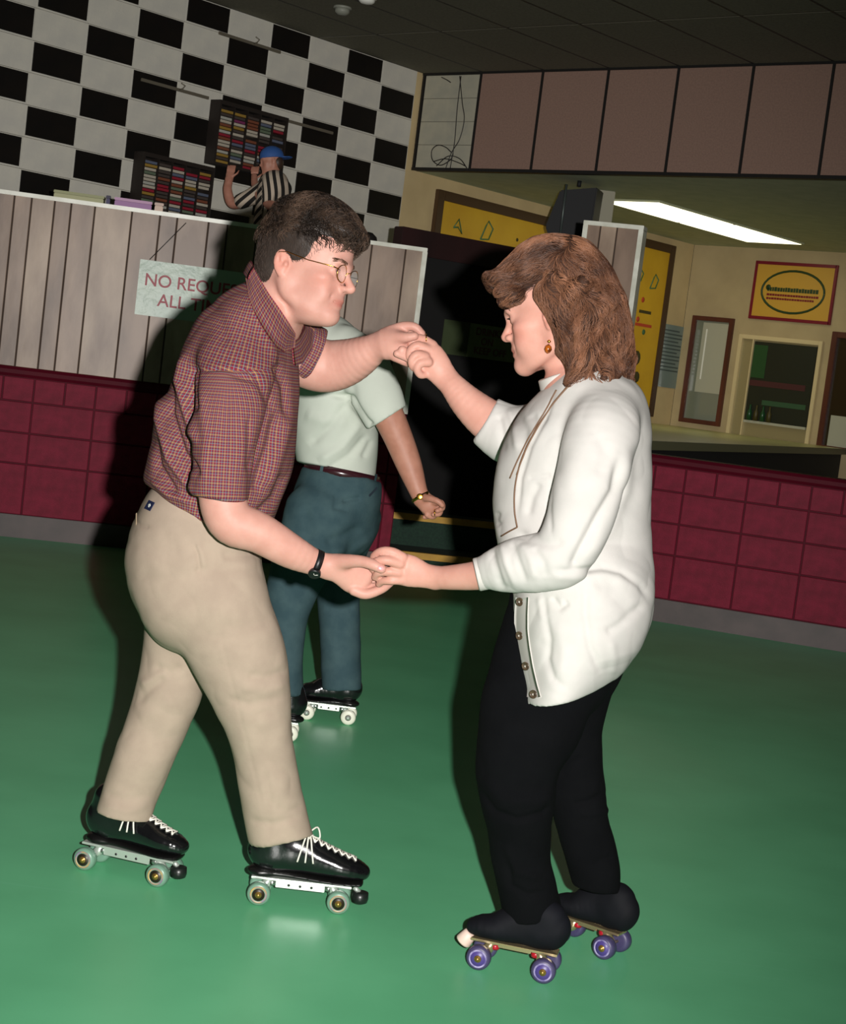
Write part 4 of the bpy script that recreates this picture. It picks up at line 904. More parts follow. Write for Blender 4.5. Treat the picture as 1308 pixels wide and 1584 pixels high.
        lm.build('laces', Ml, s)
    if toe == 'low':
        MB().tube([T(x1 - 0.045, 0, zp), T(x1 - 0.03, 0, zp - 0.012)], 0.007, 8).build('stop_stem', Mmetal, s)
        MB().lathe([(0.004, 0.014), (0.002, 0.021), (-0.014, 0.0225), (-0.024, 0.02), (-0.027, 0.014)], T(x1 - 0.026, 0, zp - 0.014), z, 20).build('toe_stop', Mstop, s)
    else:
        d = f * 0.55 - z * 0.83; d /= np.linalg.norm(d); c = T(x1 - 0.022, 0, so + 0.004)
        MB().lathe([(0, 0.013), (0.004, 0.017), (0.03, 0.021), (0.034, 0.0195)], c, d, 20).build('toe_stop', Mstop, s)
    return s

# ---------------------------------------------------------------- the man in the plaid shirt
man = empty('person', (P(330, 1390, 4.22)[0], 4.22, 0.0)); tag(man, 'man in plaid short-sleeved shirt, khaki trousers and gold-rimmed glasses, leaning forward on black skates', 'person')
MY = 4.2
hm = Hd(471, 413, 4.13, 645, 12, 21, 1, 0, 1.15); hm.earx = -0.021
bm_ = Blob(0.003)
head_ops(bm_, hm, nose=1.12, jaw=1.05)
bm_.seg_tube(tb([(452, 425, 4.15, 42, 38), (440, 452, 4.16, 43, 40), (428, 478, 4.18, 46, 44), (405, 500, 4.2, 56, 60)]), 0.02)
bm_.ell(hm.w((0.03, 0, -0.11)), np.array((0.045, 0.038, 0.024)) * hm.k, hm.R, 0.03)     # under the chin
# trunk and legs, hidden by the clothes
bm_.seg_tube(tb([(405, 500, 4.2, 56, 100), (370, 560, 4.2, 66, 105), (352, 650, 4.2, 70, 84), (335, 730, 4.2, 70, 76), (312, 810, 4.2, 64, 68)]), 0.03)
bm_.seg_tube(tb([(322, 850, 4.15, 44, 40), (350, 960, 4.14, 34, 34)]), 0.02); bm_.seg_tube(tb([(296, 850, 4.26, 44, 40), (280, 960, 4.29, 32, 32)]), 0.02)
# near arm
bm_.seg_tube(tb([(372, 560, 4.04, 50, 45), (356, 640, 3.96, 42, 40), (344, 720, 3.92, 37, 36), (345, 775, 3.91, 37, 35), (360, 808, 3.91, 36, 33), (400, 824, 3.92, 32, 30), (450, 853, 3.94, 27, 25), (484, 869, 3.96, 21, 18), (508, 877, 3.97, 19, 15)]), 0.012)
# far arm
bm_.seg_tube(tb([(420, 520, 4.36, 46, 45), (462, 552, 4.44, 42, 40), (500, 566, 4.46, 41, 38), (532, 562, 4.44, 37, 33), (562, 549, 4.4, 29, 26), (582, 536, 4.37, 20.5, 17)]), 0.012)
# near hand: palm up under hers, thumb over her fingers
bm_.seg_tube(tb([(508, 877, 3.97, 19, 15), (528, 881, 3.975, 24, 15), (548, 890, 3.985, 29, 15), (560, 898, 3.99, 27, 14)]), 0.008)
finger(bm_, [(548, 913, 3.975, 9), (566, 919, 3.975, 8.2), (590, 911, 3.985, 7.4), (604, 901, 4.0, 6.4)])
finger(bm_, [(552, 905, 3.995, 9), (572, 910, 3.995, 8.0), (594, 903, 4.005, 7.2), (604, 893, 4.02, 6.2)])
finger(bm_, [(552, 896, 4.015, 8.6), (573, 901, 4.02, 7.6), (594, 896, 4.03, 6.8), (603, 886, 4.04, 6.0)])
finger(bm_, [(550, 888, 4.035, 8.0), (570, 892, 4.045, 6.8), (588, 889, 4.05, 6.2), (596, 880, 4.05, 5.6)])
finger(bm_, [(514, 872, 3.97, 12), (530, 869, 3.955, 12), (546, 868, 3.938, 10.5), (562, 869, 3.922, 9.2), (578, 874, 3.912, 8.8), (590, 880, 3.91, 7.6)], 0.012)
# far hand
bm_.seg_tube(tb([(582, 536, 4.37, 20, 16), (597, 532, 4.35, 25, 17), (612, 530, 4.34, 26, 16), (620, 532, 4.335, 22, 14)]), 0.008)
finger(bm_, [(588, 532, 4.36, 13), (600, 526, 4.34, 12.5), (614, 522, 4.318, 9.5), (628, 522, 4.305, 8), (641, 520, 4.30, 6.8)], 0.012)
finger(bm_, [(600, 516, 4.35, 10), (606, 512, 4.345, 9.4), (624, 505, 4.34, 7.8), (641, 506, 4.335, 7.0), (652, 516, 4.335, 6.2)])
finger(bm_, [(618, 520, 4.355, 8.5), (640, 517, 4.36, 7.4), (651, 528, 4.355, 6.6), (648, 540, 4.33, 6.2)])
finger(bm_, [(620, 540, 4.345, 8.5), (640, 548, 4.35, 7.4), (640, 554, 4.32, 6.8), (622, 541, 4.30, 6.6)])
finger(bm_, [(612, 552, 4.34, 8.0), (632, 561, 4.335, 7.0), (634, 556, 4.31, 6.4), (614, 547, 4.295, 6.0)])
man_body, mV, mQ = skin_mesh('body', bm_, M_skin, man, 2, None, face_color(hm, (1, 1, 1), 'm'))
eyes(hm, man)
M_hair = mat('short_dark_brown_hair', (50, 38, 30), 0.5, spec=0.3, attr='Col')
mh = bpy.data.materials['short_dark_brown_hair']
lid_line(hm, man, mat('dark_lash', (40, 26, 20), 0.6), 0.0007)
brows(hm, man, mat('brown_brow', (96, 68, 50), 0.6))

# hair: a cap of solid locks with single hairs growing over it
def hair_field(b): b.pad = 0.05; return lambda p: b.field(p, p.min(0), p.max(0))
def grow(b, roots, flow, steps, step, lift, wave, freq, clump, seed=1, jit=0.25, surf_pull=0.8):
    f = hair_field(b); p = roots.copy(); out = [p.copy()]; r = np.random.default_rng(seed)
    ph = wob(roots, clump, seed) * 5; jd = r.normal(size=p.shape) * jit; e = 0.002
    for i in range(steps):
        g = np.stack([f(p + np.eye(3)[k] * e) - f(p - np.eye(3)[k] * e) for k in range(3)], 1) / (2 * e); g /= np.linalg.norm(g, axis=1)[:, None] + 1e-9
        d = flow(p) + jd; d = d - g * (d * g).sum(1)[:, None]; d /= np.linalg.norm(d, axis=1)[:, None] + 1e-9
        side = np.cross(d, g); t = (i + 1) / steps
        p = p + d * step + side * (wave * np.cos(freq * t * PI + ph))[:, None]
        s = f(p); p = p - g * ((s - lift(t)) * surf_pull)[:, None]
        out.append(p.copy())
    return np.stack(out, 1)
hb = Blob(0.003)
hk = hm.k
def HE(c, r, k=0.012, mode='add'): hb.ell(hm.w(c), np.array(r) * hk * hm.st, hm.R, k * hk, mode)
HE((-0.008, 0, 0.045), (0.104, 0.081, 0.092)); HE((0.0, 0, 0.075), (0.098, 0.072, 0.082)); HE((-0.055, 0, 0.0), (0.052, 0.068, 0.075))
hb.seg_tube([(hm.w((0.088, 0, 0.088)), 0.024, 0.06, hm.R[1]), (hm.w((0.05, 0, 0.118)), 0.034, 0.062, hm.R[1]), (hm.w((0.0, 0, 0.134)), 0.036, 0.06, hm.R[1]), (hm.w((-0.05, 0, 0.118)), 0.034, 0.056, hm.R[1])], 0.02)
HE((0.112, 0, -0.045), (0.088, 0.14, 0.108), 0.01, 'sub'); HE((0.03, 0, -0.10), (0.09, 0.14, 0.085), 0.01, 'sub')
HE((-0.07, 0, -0.155), (0.09, 0.14, 0.065), 0.02, 'sub')
for sd in (-1, 1): HE((hm.earx + 0.006, sd * 0.085, -0.02), (0.022, 0.03, 0.036), 0.004, 'sub')
hair_o, hV, hQ = skin_mesh('hair', hb, M_hair, man, 2, lambda V, N_, Q_: V + N_ * ((wob(V, 62, 8, 2) * 0.008 * np.clip((hm.l(V)[:, 2] - 0.02) / 0.06, 0.1, 1))[:, None]), lambda V: np.tile([0.035, 0.026, 0.021], (len(V), 1)))
bpy.data.materials['short_dark_brown_hair'].node_tree.nodes['Principled BSDF'].inputs['Base Color'].default_value = (0.03, 0.02, 0.014, 1)
q = hm.l(hV); nrm = vnormals(hV, hQ)
sel = np.nonzero((q[:, 2] > -0.085) & (np.linalg.norm(q, axis=1) > 0.07))[0]; sel = rng.choice(sel, 6000)
qq = hm.l(hV[sel]); topw = np.clip((qq[:, 2] - 0.045) / 0.05, 0, 1)
fx, fy, fz = hm.R
def mflow(p):
    l_ = hm.l(p); t = np.clip((l_[:, 2] - 0.04) / 0.05, 0, 1)[:, None]
    return (fx * 1.0 + fz * 0.1) * t + (fx * 0.35 - fz * 1.0) * (1 - t)
base = hV[sel]
lng = topw > 0.35
st1 = grow(hb, base[lng], mflow, 8, 0.004, lambda t: 0.0015 + 0.012 * math.sin(t * 2.2), 0.0034, 2.8, 75, 3, 0.45)
st2 = grow(hb, base[~lng], mflow, 5, 0.0022, lambda t: 0.0006 + 0.0018 * t, 0.0003, 1, 60, 4, 0.25)
c1 = np.tile([0.05, 0.031, 0.021], (len(st1), 1)) * (rng.uniform(0.5, 1.3, (len(st1), 1)) * (1 + 1.5 * np.clip(wob(base[lng], 85, 8, 2), -0.5, 1))[:, None]); c2 = np.tile([0.045, 0.031, 0.024], (len(st2), 1)) * rng.uniform(0.5, 1.5, (len(st2), 1))
strand_mesh('hair_strands', st1, M_hair, man, 0.0008, 0.0004, c1)['kind'] = 'stuff'
strand_mesh('hair_strands', st2, M_hair, man, 0.0006, 0.0003, c2)['kind'] = 'stuff'

# shirt
ps = bpy.data.materials.new('plaid_cotton'); ps.use_nodes = True; nt = ps.node_tree; N = nt.nodes; L = nt.links; b = N['Principled BSDF']; b.inputs['Roughness'].default_value = 0.85; b.inputs['Specular IOR Level'].default_value = 0.15
uv = N.new('ShaderNodeUVMap'); uv.uv_map = 'UVMap'; sp_ = N.new('ShaderNodeSeparateXYZ'); L.new(uv.outputs[0], sp_.inputs[0]); cols = []
for ax in range(2):
    m1 = N.new('ShaderNodeMath'); m1.operation = 'MULTIPLY'; m1.inputs[1].default_value = 1 / 0.0142; L.new(sp_.outputs[ax], m1.inputs[0])
    m2 = N.new('ShaderNodeMath'); m2.operation = 'FRACT'; L.new(m1.outputs[0], m2.inputs[0])
    r = N.new('ShaderNodeValToRGB'); cr_ = r.color_ramp; cr_.interpolation = 'CONSTANT'
    stops = [(0.0, (128, 30, 46)), (0.26, (84, 88, 98)), (0.40, (192, 138, 74)), (0.52, (84, 88, 98)), (0.62, (120, 28, 44)), (0.78, (60, 60, 88)), (0.90, (132, 140, 140))]
    cr_.elements[0].position = 0; cr_.elements[0].color = lin(stops[0][1]) + (1,); cr_.elements[1].position = stops[1][0]; cr_.elements[1].color = lin(stops[1][1]) + (1,)
    for p_, c_ in stops[2:]: e_ = cr_.elements.new(p_); e_.color = lin(c_) + (1,)
    L.new(m2.outputs[0], r.inputs['Fac']); cols.append(r)
mx = N.new('ShaderNodeMix'); mx.data_type = 'RGBA'; mx.inputs[0].default_value = 0.5; L.new(cols[0].outputs[0], mx.inputs[6]); L.new(cols[1].outputs[0], mx.inputs[7]); L.new(mx.outputs[2], b.inputs['Base Color'])
torso_st = tb([(410, 474, 4.2, 44, 50), (392, 502, 4.2, 62, 108), (374, 548, 4.2, 84, 124), (364, 600, 4.2, 98, 120), (354, 650, 4.2, 106, 112), (343, 700, 4.2, 112, 112), (331, 745, 4.2, 108, 110), (320, 792, 4.2, 100, 106)])
nsl_st = tb([(385, 515, 4.1, 44, 44), (368, 560, 4.03, 62, 46), (356, 620, 3.955, 56, 46), (346, 690, 3.92, 47, 45), (341, 745, 3.91, 43, 44), (340, 790, 3.91, 43, 44)])
fsl_st = tb([(420, 512, 4.34, 48, 46), (448, 530, 4.42, 48, 46), (478, 546, 4.45, 46, 46), (506, 560, 4.46, 46, 46)])
shb, nsb, fsb = Blob(0.004), Blob(0.004), Blob(0.004)
shb.seg_tube(torso_st, 0.03); tor = Blob(0.004); tor.seg_tube(torso_st, 0.03)
hemN = np.array(P(338, 768, 3.91)) - np.array(P(341, 745, 3.91)); hemN /= np.linalg.norm(hemN)
shb.seg_tube(nsl_st, 0.012); nsb.seg_tube(nsl_st, 0.001); shb.seg_tube(fsl_st, 0.012); fsb.seg_tube(fsl_st, 0.001)
# sleeve hems, waist and neck openings
shb.ops.append(('disc', 'sub', 0.002, (P(340, 768, 3.91), hemN, 0.085)))
fn_ = np.array(P(506, 562, 4.46)) - np.array(P(470, 542, 4.44)); shb.ops.append(('disc', 'sub', 0.002, (P(486, 549, 4.45), fn_ / np.linalg.norm(fn_), 0.1)))
wn_ = -0.515 * CR - 0.857 * CU
shb.ops.append(('disc', 'sub', 0.014, (P(318, 803, 4.2), wn_, 0.3)))
nsf = lambda V: nsb.field(V, V.min(0), V.max(0)); tof = lambda V: tor.field(V, V.min(0), V.max(0)); fsf = lambda V: fsb.field(V, V.min(0), V.max(0))
shirt_folds = [([(300, 560), (296, 600), (300, 640)], 7, -0.010), ([(288, 540), (276, 590), (292, 650), (306, 690)], 6, 0.008), ([(262, 575), (262, 640), (282, 700), (312, 740)], 6, -0.010), ([(250, 600), (246, 650), (262, 710), (300, 765)], 6, 0.008),
    ([(235, 670), (243, 720), (275, 770)], 6, -0.009), ([(232, 740), (262, 765), (300, 780)], 5, 0.007), ([(430, 630), (417, 690), (400, 735), (394, 765)], 8, -0.007), ([(448, 640), (432, 700), (412, 760)], 9, 0.006), ([(350, 575), (400, 590), (425, 640)], 6, -0.004),
    ([(424, 560), (440, 600), (444, 650)], 6, -0.006), ([(384, 735), (386, 690), (386, 640)], 5, -0.004), ([(310, 590), (318, 680), (312, 760)], 8, 0.003), ([(352, 600), (348, 700), (346, 765)], 9, -0.0035), ([(300, 800), (330, 780), (360, 790)], 5, -0.006), ([(395, 800), (425, 770), (440, 730)], 7, -0.007),
    ([(300, 574), (340, 571), (385, 573), (405, 590)], 2.5, -0.003), ([(320, 460), (340, 490), (350, 540)], 10, -0.003), ([(385, 460), (410, 520), (440, 570)], 8, 0.003)]
def shirt_post(V, Nn, Q):
    V = V + Nn * (wob(V, 14, 11) * 0.005 + np.abs(wob(V * np.array([1, 1, 0.5]), 26, 12)) * 0.004)[:, None]
    return crease(V, Nn, shirt_folds, gain=1.7)
V, Q = shb.mesh(); V = relax(V, Q, 3); V0 = V.copy(); V = shirt_post(V, vnormals(V, Q), Q)
me = mesh_np('shirt', V, Q); cen = V0[Q].mean(1); dn, dt, df = nsf(cen), tof(cen), fsf(cen); pq = pixels(cen)
cls = np.where((dn < dt - 0.004) & (pq[:, 1] > 572), 1, np.where(df < np.minimum(dt, dn) - 0.002, 2, 0))
def cyl_uv(V, a, b, R):
    ax = (b - a) / np.linalg.norm(b - a); u = np.cross(ax, [0, 1, 0]); u /= np.linalg.norm(u); v = np.cross(ax, u); q = V - a; return np.arctan2(q @ v, q @ u), q @ ax, R
UV = np.zeros((len(Q), 4, 2))
for c, (a, b, R) in enumerate(((P(392, 500, 4.2), P(331, 760, 4.2), 0.185), (P(352, 560, 3.93), P(340, 768, 3.91), 0.078), (P(430, 520, 4.4), P(490, 552, 4.46), 0.08))):
    m = cls == c; th, z_, R = cyl_uv(V0, np.array(a), np.array(b), R); t = th[Q[m]]; t0 = t[:, :1]; t = t0 + (t - t0 + PI) % (2 * PI) - PI
    UV[m, :, 0] = t * R; UV[m, :, 1] = z_[Q[m]]
ul = me.uv_layers.new(name='UVMap'); ul.data.foreach_set('uv', UV.reshape(-1).astype(np.float32))
shirt = link('shirt', me, man, ps); sh_tree = bvh(V, Q); body_tree = bvh(mV, mQ)
def ribbon(name, A, B, m, parent, th=0.003, uvs=True, n=24):
    """a strip of cloth between two polylines, with thickness and plaid UVs"""
    def rs(X): 
        X = np.array(X, float); d = np.r_[0, np.cumsum(np.linalg.norm(np.diff(X, axis=0), axis=1))]; t = np.linspace(0, d[-1], n); return np.stack([np.interp(t, d, X[:, k]) for k in range(3)], 1)
    A, B = rs(A), rs(B); rows = [A + (B - A) * t - np.array([0, 0.009, 0]) * math.sin(PI * t) for t in np.linspace(0, 1, 6)]; G = np.stack(rows, 1)
    nr = np.cross(np.gradient(G, axis=0), np.gradient(G, axis=1)); nr /= np.linalg.norm(nr, axis=2)[..., None] + 1e-9
    if nr[..., 1].mean() > 0: nr = -nr
    top, bot = G + nr * th / 2, G - nr * th / 2; k = 6; idx = np.arange(n * k).reshape(n, k); F = []
    F += [(idx[i, j], idx[i + 1, j], idx[i + 1, j + 1], idx[i, j + 1]) for i in range(n - 1) for j in range(k - 1)]
    off = n * k; F += [(q[3] + off, q[2] + off, q[1] + off, q[0] + off) for q in F]
    ring = [idx[i, 0] for i in range(n)] + [idx[n - 1, j] for j in range(1, k)] + [idx[i, k - 1] for i in range(n - 2, -1, -1)] + [idx[0, j] for j in range(k - 2, 0, -1)]
    F += [(ring[i], ring[(i + 1) % len(ring)], ring[(i + 1) % len(ring)] + off, ring[i] + off) for i in range(len(ring))]
    me = mesh_np(name, np.concatenate([top.reshape(-1, 3), bot.reshape(-1, 3)]), np.array(F))
    s_ = np.r_[0, np.cumsum(np.linalg.norm(np.diff(A, axis=0), axis=1))]; w_ = np.linalg.norm(B - A, axis=1).mean(); uvv = np.stack([np.repeat(s_, k), np.tile(np.linspace(0, w_, k), n)], 1); uvv = np.concatenate([uvv, uvv])
    me.uv_layers.new(name='UVMap').data.foreach_set('uv', uvv[np.array(F)].reshape(-1).astype(np.float32))
    return link(name, me, parent, m)
def near_on(pts, trees, off):
    out = []
    for x, y in pts:
        best = None
        for t in trees:
            h, n_ = on(t, x, y, off)
            if h is not None and (best is None or h[1] < best[1]): best = h
        if best is not None: out.append(best)
    return out
def near_pt(x, y, d_):
    h_, _n2 = on(body_tree, x, y, 0.004); return P(x, y, min(d_, h_[1] - 0.004 if h_ is not None else d_))
ci = [near_pt(*q_) for q_ in ((389, 410, 4.13), (402, 433, 4.10), (416, 456, 4.085), (431, 477, 4.085), (445, 498, 4.10), (457, 518, 4.14))]
co = []
for x, y, d_ in ((381, 431, 4.12), (384, 462, 4.07), (392, 482, 4.04), (402, 499, 4.03), (413, 518, 4.03), (424, 535, 4.05), (438, 553, 4.08), (455, 537, 4.13)):
    h_, _n2 = on(sh_tree, x, y, 0.005); co.append(P(x, y, min(d_, h_[1] if h_ is not None else d_)))
co = [co[0]] + [(co[i - 1] + 2 * co[i] + co[i + 1]) / 4 - np.array([0, 0.004, 0]) for i in range(1, len(co) - 1)] + [co[-1]]
ribbon('collar', ci, co, ps, man, 0.004)
cB = [P(452, 530, 4.15), P(462, 522, 4.2), P(470, 508, 4.26), P(470, 496, 4.3)]; cD = [P(455, 566, 4.14), P(468, 562, 4.19), P(482, 540, 4.27), P(486, 512, 4.33)]
ribbon('collar', cB, cD, ps, man, 0.004)
cK = [P(393, 413, 4.10), P(388, 404, 4.14), P(387, 402, 4.2), P(392, 410, 4.28), P(420, 450, 4.33), P(458, 495, 4.3)]; cL = [P(384, 432, 4.07), P(378, 424, 4.13), P(376, 422, 4.21), P(384, 436, 4.31), P(420, 480, 4.38), P(462, 520, 4.32)]
ribbon('collar', cK, cL, ps, man, 0.004)

# trousers
M_kh = mat('khaki_twill', (172, 155, 138), 0.85, rgb2=(164, 147, 131), scale=18, bump=0.05, bscale=300, spec=0.12)
tr = Blob(0.005)
tr.seg_tube(tb([(322, 790, 4.2, 90, 100), (308, 826, 4.2, 100, 106), (298, 872, 4.2, 104, 108), (302, 920, 4.2, 92, 104)]), 0.02)
tr.seg_tube(tb([(300, 850, 4.17, 100, 75), (326, 920, 4.13, 90, 68), (345, 960, 4.125, 79, 64), (365, 1005, 4.125, 73, 60), (384, 1060, 4.13, 64, 54), (399, 1120, 4.14, 52, 48), (408, 1165, 4.15, 47, 45), (416, 1215, 4.16, 47, 45), (427, 1260, 4.17, 49, 45), (437, 1305, 4.17, 51, 46), (443, 1330, 4.17, 51, 46)]), 0.02)
tr.seg_tube(tb([(296, 860, 4.24, 92, 75), (290, 930, 4.28, 66, 62), (276, 1005, 4.3, 54, 54), (260, 1072, 4.3, 50, 50), (240, 1125, 4.3, 46, 46), (224, 1165, 4.29, 44, 44), (206, 1215, 4.29, 43, 43), (192, 1262, 4.28, 44, 44), (186, 1290, 4.28, 44, 44)]), 0.012)
tr.ops.append(('disc', 'sub', 0.002, (P(436, 1298, 4.17), -CU * 0.99 + CR * 0.1, 0.1)))
tr.ops.append(('disc', 'sub', 0.002, (P(190, 1262, 4.28), -CU * 0.97 - CR * 0.22, 0.095)))
tr.ops.append(('disc', 'sub', 0.002, (P(322, 790, 4.2), -wn_, 0.3)))
tr_folds = [([(298, 838), (306, 858), (309, 878), (303, 888)], 2.2, -0.006), ([(303, 838), (312, 860), (316, 880)], 4, 0.004), ([(205, 800), (216, 812), (232, 816)], 2, -0.003), ([(340, 860), (370, 858), (402, 852)], 5, -0.005), ([(335, 872), (365, 874), (405, 868)], 6, 0.004), ([(300, 892), (330, 880), (380, 876)], 6, -0.004),
    ([(340, 968), (375, 972), (425, 958)], 7, -0.004), ([(380, 1046), (410, 1048), (448, 1036)], 5, -0.006), ([(370, 1062), (400, 1068), (450, 1058)], 6, 0.005), ([(350, 1080), (385, 1090), (440, 1078)], 5, -0.005), ([(370, 1110), (400, 1118), (445, 1108)], 8, 0.003),
    ([(410, 1190), (418, 1240), (414, 1298)], 4, -0.004), ([(425, 1248), (445, 1256), (470, 1246)], 4, -0.003), ([(385, 1268), (420, 1275), (470, 1262)], 4, -0.004), ([(235, 1030), (262, 1040), (285, 1032)], 5, -0.006), ([(215, 1060), (240, 1050), (262, 1036)], 5, 0.006), ([(208, 1090), (232, 1066), (256, 1044)], 5, -0.006), ([(212, 1112), (240, 1100), (270, 1080)], 7, 0.003), ([(160, 1225), (190, 1238), (232, 1230)], 5, -0.004), ([(158, 1245), (195, 1256), (230, 1246)], 4, 0.003),
    ([(330, 905), (345, 1000), (370, 1100), (395, 1200), (415, 1290)], 2.0, -0.0012), ([(345, 1245), (300, 1240)], 3, 0.0)]
tr_folds += [([(205, 830), (240, 850), (285, 850)], 10, -0.003), ([(215, 880), (250, 900), (300, 890)], 9, -0.003)]
def tr_post(V, Nn, Q):
    V = V + Nn * (wob(V * np.array([1, 1, 0.7]), 11, 21) * 0.007 + np.abs(wob(V, 22, 22)) * 0.004)[:, None]; return crease(V, Nn, tr_folds, gain=0.8, wide=1.5)
tro, tV, tQ = skin_mesh('trousers', tr, M_kh, man, 3, tr_post); tr_tree = bvh(tV, tQ)
# waistband label
p, u, v, n_ = patch_on(tr_tree, (233, 783), 20, 15, 0.5, 0.003); mpx = 4.1 / FOC
def quad_plate(name, p, u, v, n_, w, h, m, parent, th=0.0015):
    c = [p + u * a * w / 2 + v * b2 * h / 2 for a, b2 in ((-1, -1), (1, -1), (1, 1), (-1, 1))]; V_ = c + [q + n_ * th for q in c]
    return MB().add(V_, [(3, 2, 1, 0), (4, 5, 6, 7), (0, 1, 5, 4), (1, 2, 6, 5), (2, 3, 7, 6), (3, 0, 4, 7)]).build(name, m, parent)
lb_ = quad_plate('waistband_label', p, u, v, n_, 21 * mpx, 15 * mpx, mat('navy_label', (28, 36, 70), 0.6), man); lb_['label'] = 'small navy label with white emblem'
for dx, dy, r in ((-0.004, 0.001, 0.0028), (0.0, 0.002, 0.0032), (0.0042, 0.0, 0.0026), (-0.001, -0.003, 0.0018), (0.003, -0.004, 0.0014)): MB().lathe([(0, r), (0.0006, r * 0.9)], p + u * dx + v * dy + n_ * 0.0016, n_, 8).build('emblem', M_w2, lb_)
for ang in (0.5,): quad_plate('back_pocket_welt', *patch_on(tr_tree, (212, 806), 0, 0, 0.75, 0.002), 26 * mpx, 4 * mpx, mat('khaki_welt', (180, 158, 130), 0.85), man)

# glasses
M_gold = mat('gold_wire', (216, 160, 70), 0.22, metal=1.0); M_lens = mat('clear_lens', (235, 240, 240), 0.03, spec=0.6, alpha=0.1)
gl = MB(); k = hm.k
for sd in (-1, 1):
    gl.tube([hm.w((0.104 - 0.004 * abs(math.cos(t)), sd * 0.034 + 0.0245 * math.cos(t), -0.007 + 0.0205 * math.sin(t))) for t in np.linspace(0, 2 * PI, 33)], 0.0011, 6, caps=False)
    gl.tube([hm.w((0.1, sd * 0.0585, 0.0)), hm.w((0.092, sd * 0.069, 0.002)), hm.w((0.04, sd * 0.08, 0.006)), hm.w((hm.earx + 0.012, sd * 0.083, 0.017)), hm.w((hm.earx - 0.006, sd * 0.083, 0.014)), hm.w((hm.earx - 0.014, sd * 0.081, -0.008))], 0.0013, 6)
gl.tube([hm.w((0.102, -0.011, -0.002)), hm.w((0.107, 0, 0.002)), hm.w((0.102, 0.011, -0.002))], 0.0012, 6)
gla = gl.build('glasses', M_gold, man); gla['label'] = 'thin gold-rimmed glasses'
for sd in (-1, 1):
    MB().lathe([(0, 0.0205 * k), (0.0008, 0.0205 * k)], hm.w((0.1015, sd * 0.034, -0.007)), hm.R[0], 24).build('lens', M_lens, gla)
# watch
M_blk = mat('black_rubber', (20, 20, 22), 0.4)
wc_ = np.array(P(489, 871, 3.965)); ax = np.array(P(508, 877, 3.97)) - np.array(P(470, 863, 3.955)); ax /= np.linalg.norm(ax)
wt_ = MB().lathe([(-0.0085, 0.0315), (-0.0085, 0.0345), (0.0085, 0.033), (0.0085, 0.030)], wc_, ax, 32).build('wristwatch', M_blk, man); wt_['label'] = 'black wristwatch with a round dial'
dn_ = np.array([0, -1, 0]) * 0.72 - CU * 0.7 - ax * 0.1; dn_ = dn_ - ax * (dn_ @ ax); dn_ /= np.linalg.norm(dn_); dc = wc_ + dn_ * 0.032
MB().lathe([(-0.002, 0.015), (0.006, 0.0155), (0.0085, 0.014), (0.0085, 0.012)], dc, dn_, 24).build('watch_case', M_blk, wt_)
MB().lathe([(0.008, 0.012), (0.0084, 0.0118)], dc, dn_, 24).build('dial', mat('grey_green_dial', (96, 120, 100), 0.15, spec=0.7), wt_)
u = np.cross(dn_, ax)
for a, l_ in ((0.6, 0.009), (2.2, 0.006)): MB().tube([dc + dn_ * 0.009, dc + dn_ * 0.009 + (ax * math.cos(a) + u * math.sin(a)) * l_], 0.0006, 5).build('hand', M_w2, wt_)
# skates
M_lea = mat('black_leather', (14, 14, 16), 0.16, rgb2=(20, 20, 22), scale=12, spec=0.6, coat=0.4, bump=0.05, bscale=90); M_ms = mat('brushed_metal', (190, 194, 190), 0.25, metal=0.9); M_ws = mat('pale_plate', (200, 210, 200), 0.3, metal=0.5)
M_wg = mat('grey_green_wheel', (112, 148, 128), 0.35, spec=0.5); M_bh = mat('dark_brass_hub', (44, 36, 26), 0.4, metal=0.3); M_lace = mat('white_lace', (232, 228, 216), 0.7)
M_sole = mat('black_sole', (16, 15, 15), 0.35); M_stop = mat('black_toe_stop', (26, 30, 28), 0.35)
M_rim = mat('yellow_grey_rim', (190, 160, 90), 0.4, rgb2=(130, 120, 140), scale=30)
mm_ = (M_lea, M_wg, M_bh, M_ws, M_stop, M_lace, M_sole, M_ms, mat('brass_bearing', (190, 150, 80), 0.3, metal=0.8))
skate(man, 'front black skate of the man, nearer the camera', (398, 1399), (521, 1413), 1, 0.335, 0.019, mm_, boot_h=0.17, rim=M_rim)
skate(man, 'rear black skate of the man, under the trailing leg', (130, 1345), (242, 1371), 1, 0.31, 0.018, mm_, boot_h=0.115, rim=M_rim)
# thumb nail
p_, n_ = on(body_tree, 589, 879, 0.0006)
if p_ is not None:
    nb2 = Blob(0.0012); uu = CR * 0.9 - CU * 0.35; uu = uu - n_ * (uu @ n_); uu /= np.linalg.norm(uu); nb2.ell(p_ - n_ * 0.001, (0.0085, 0.0065, 0.0022), np.array([uu, np.cross(n_, uu), n_]), 0.001)
    skin_mesh('nail', nb2, mat('thumb_nail', (226, 160, 160), 0.2, spec=0.6), man, 1)
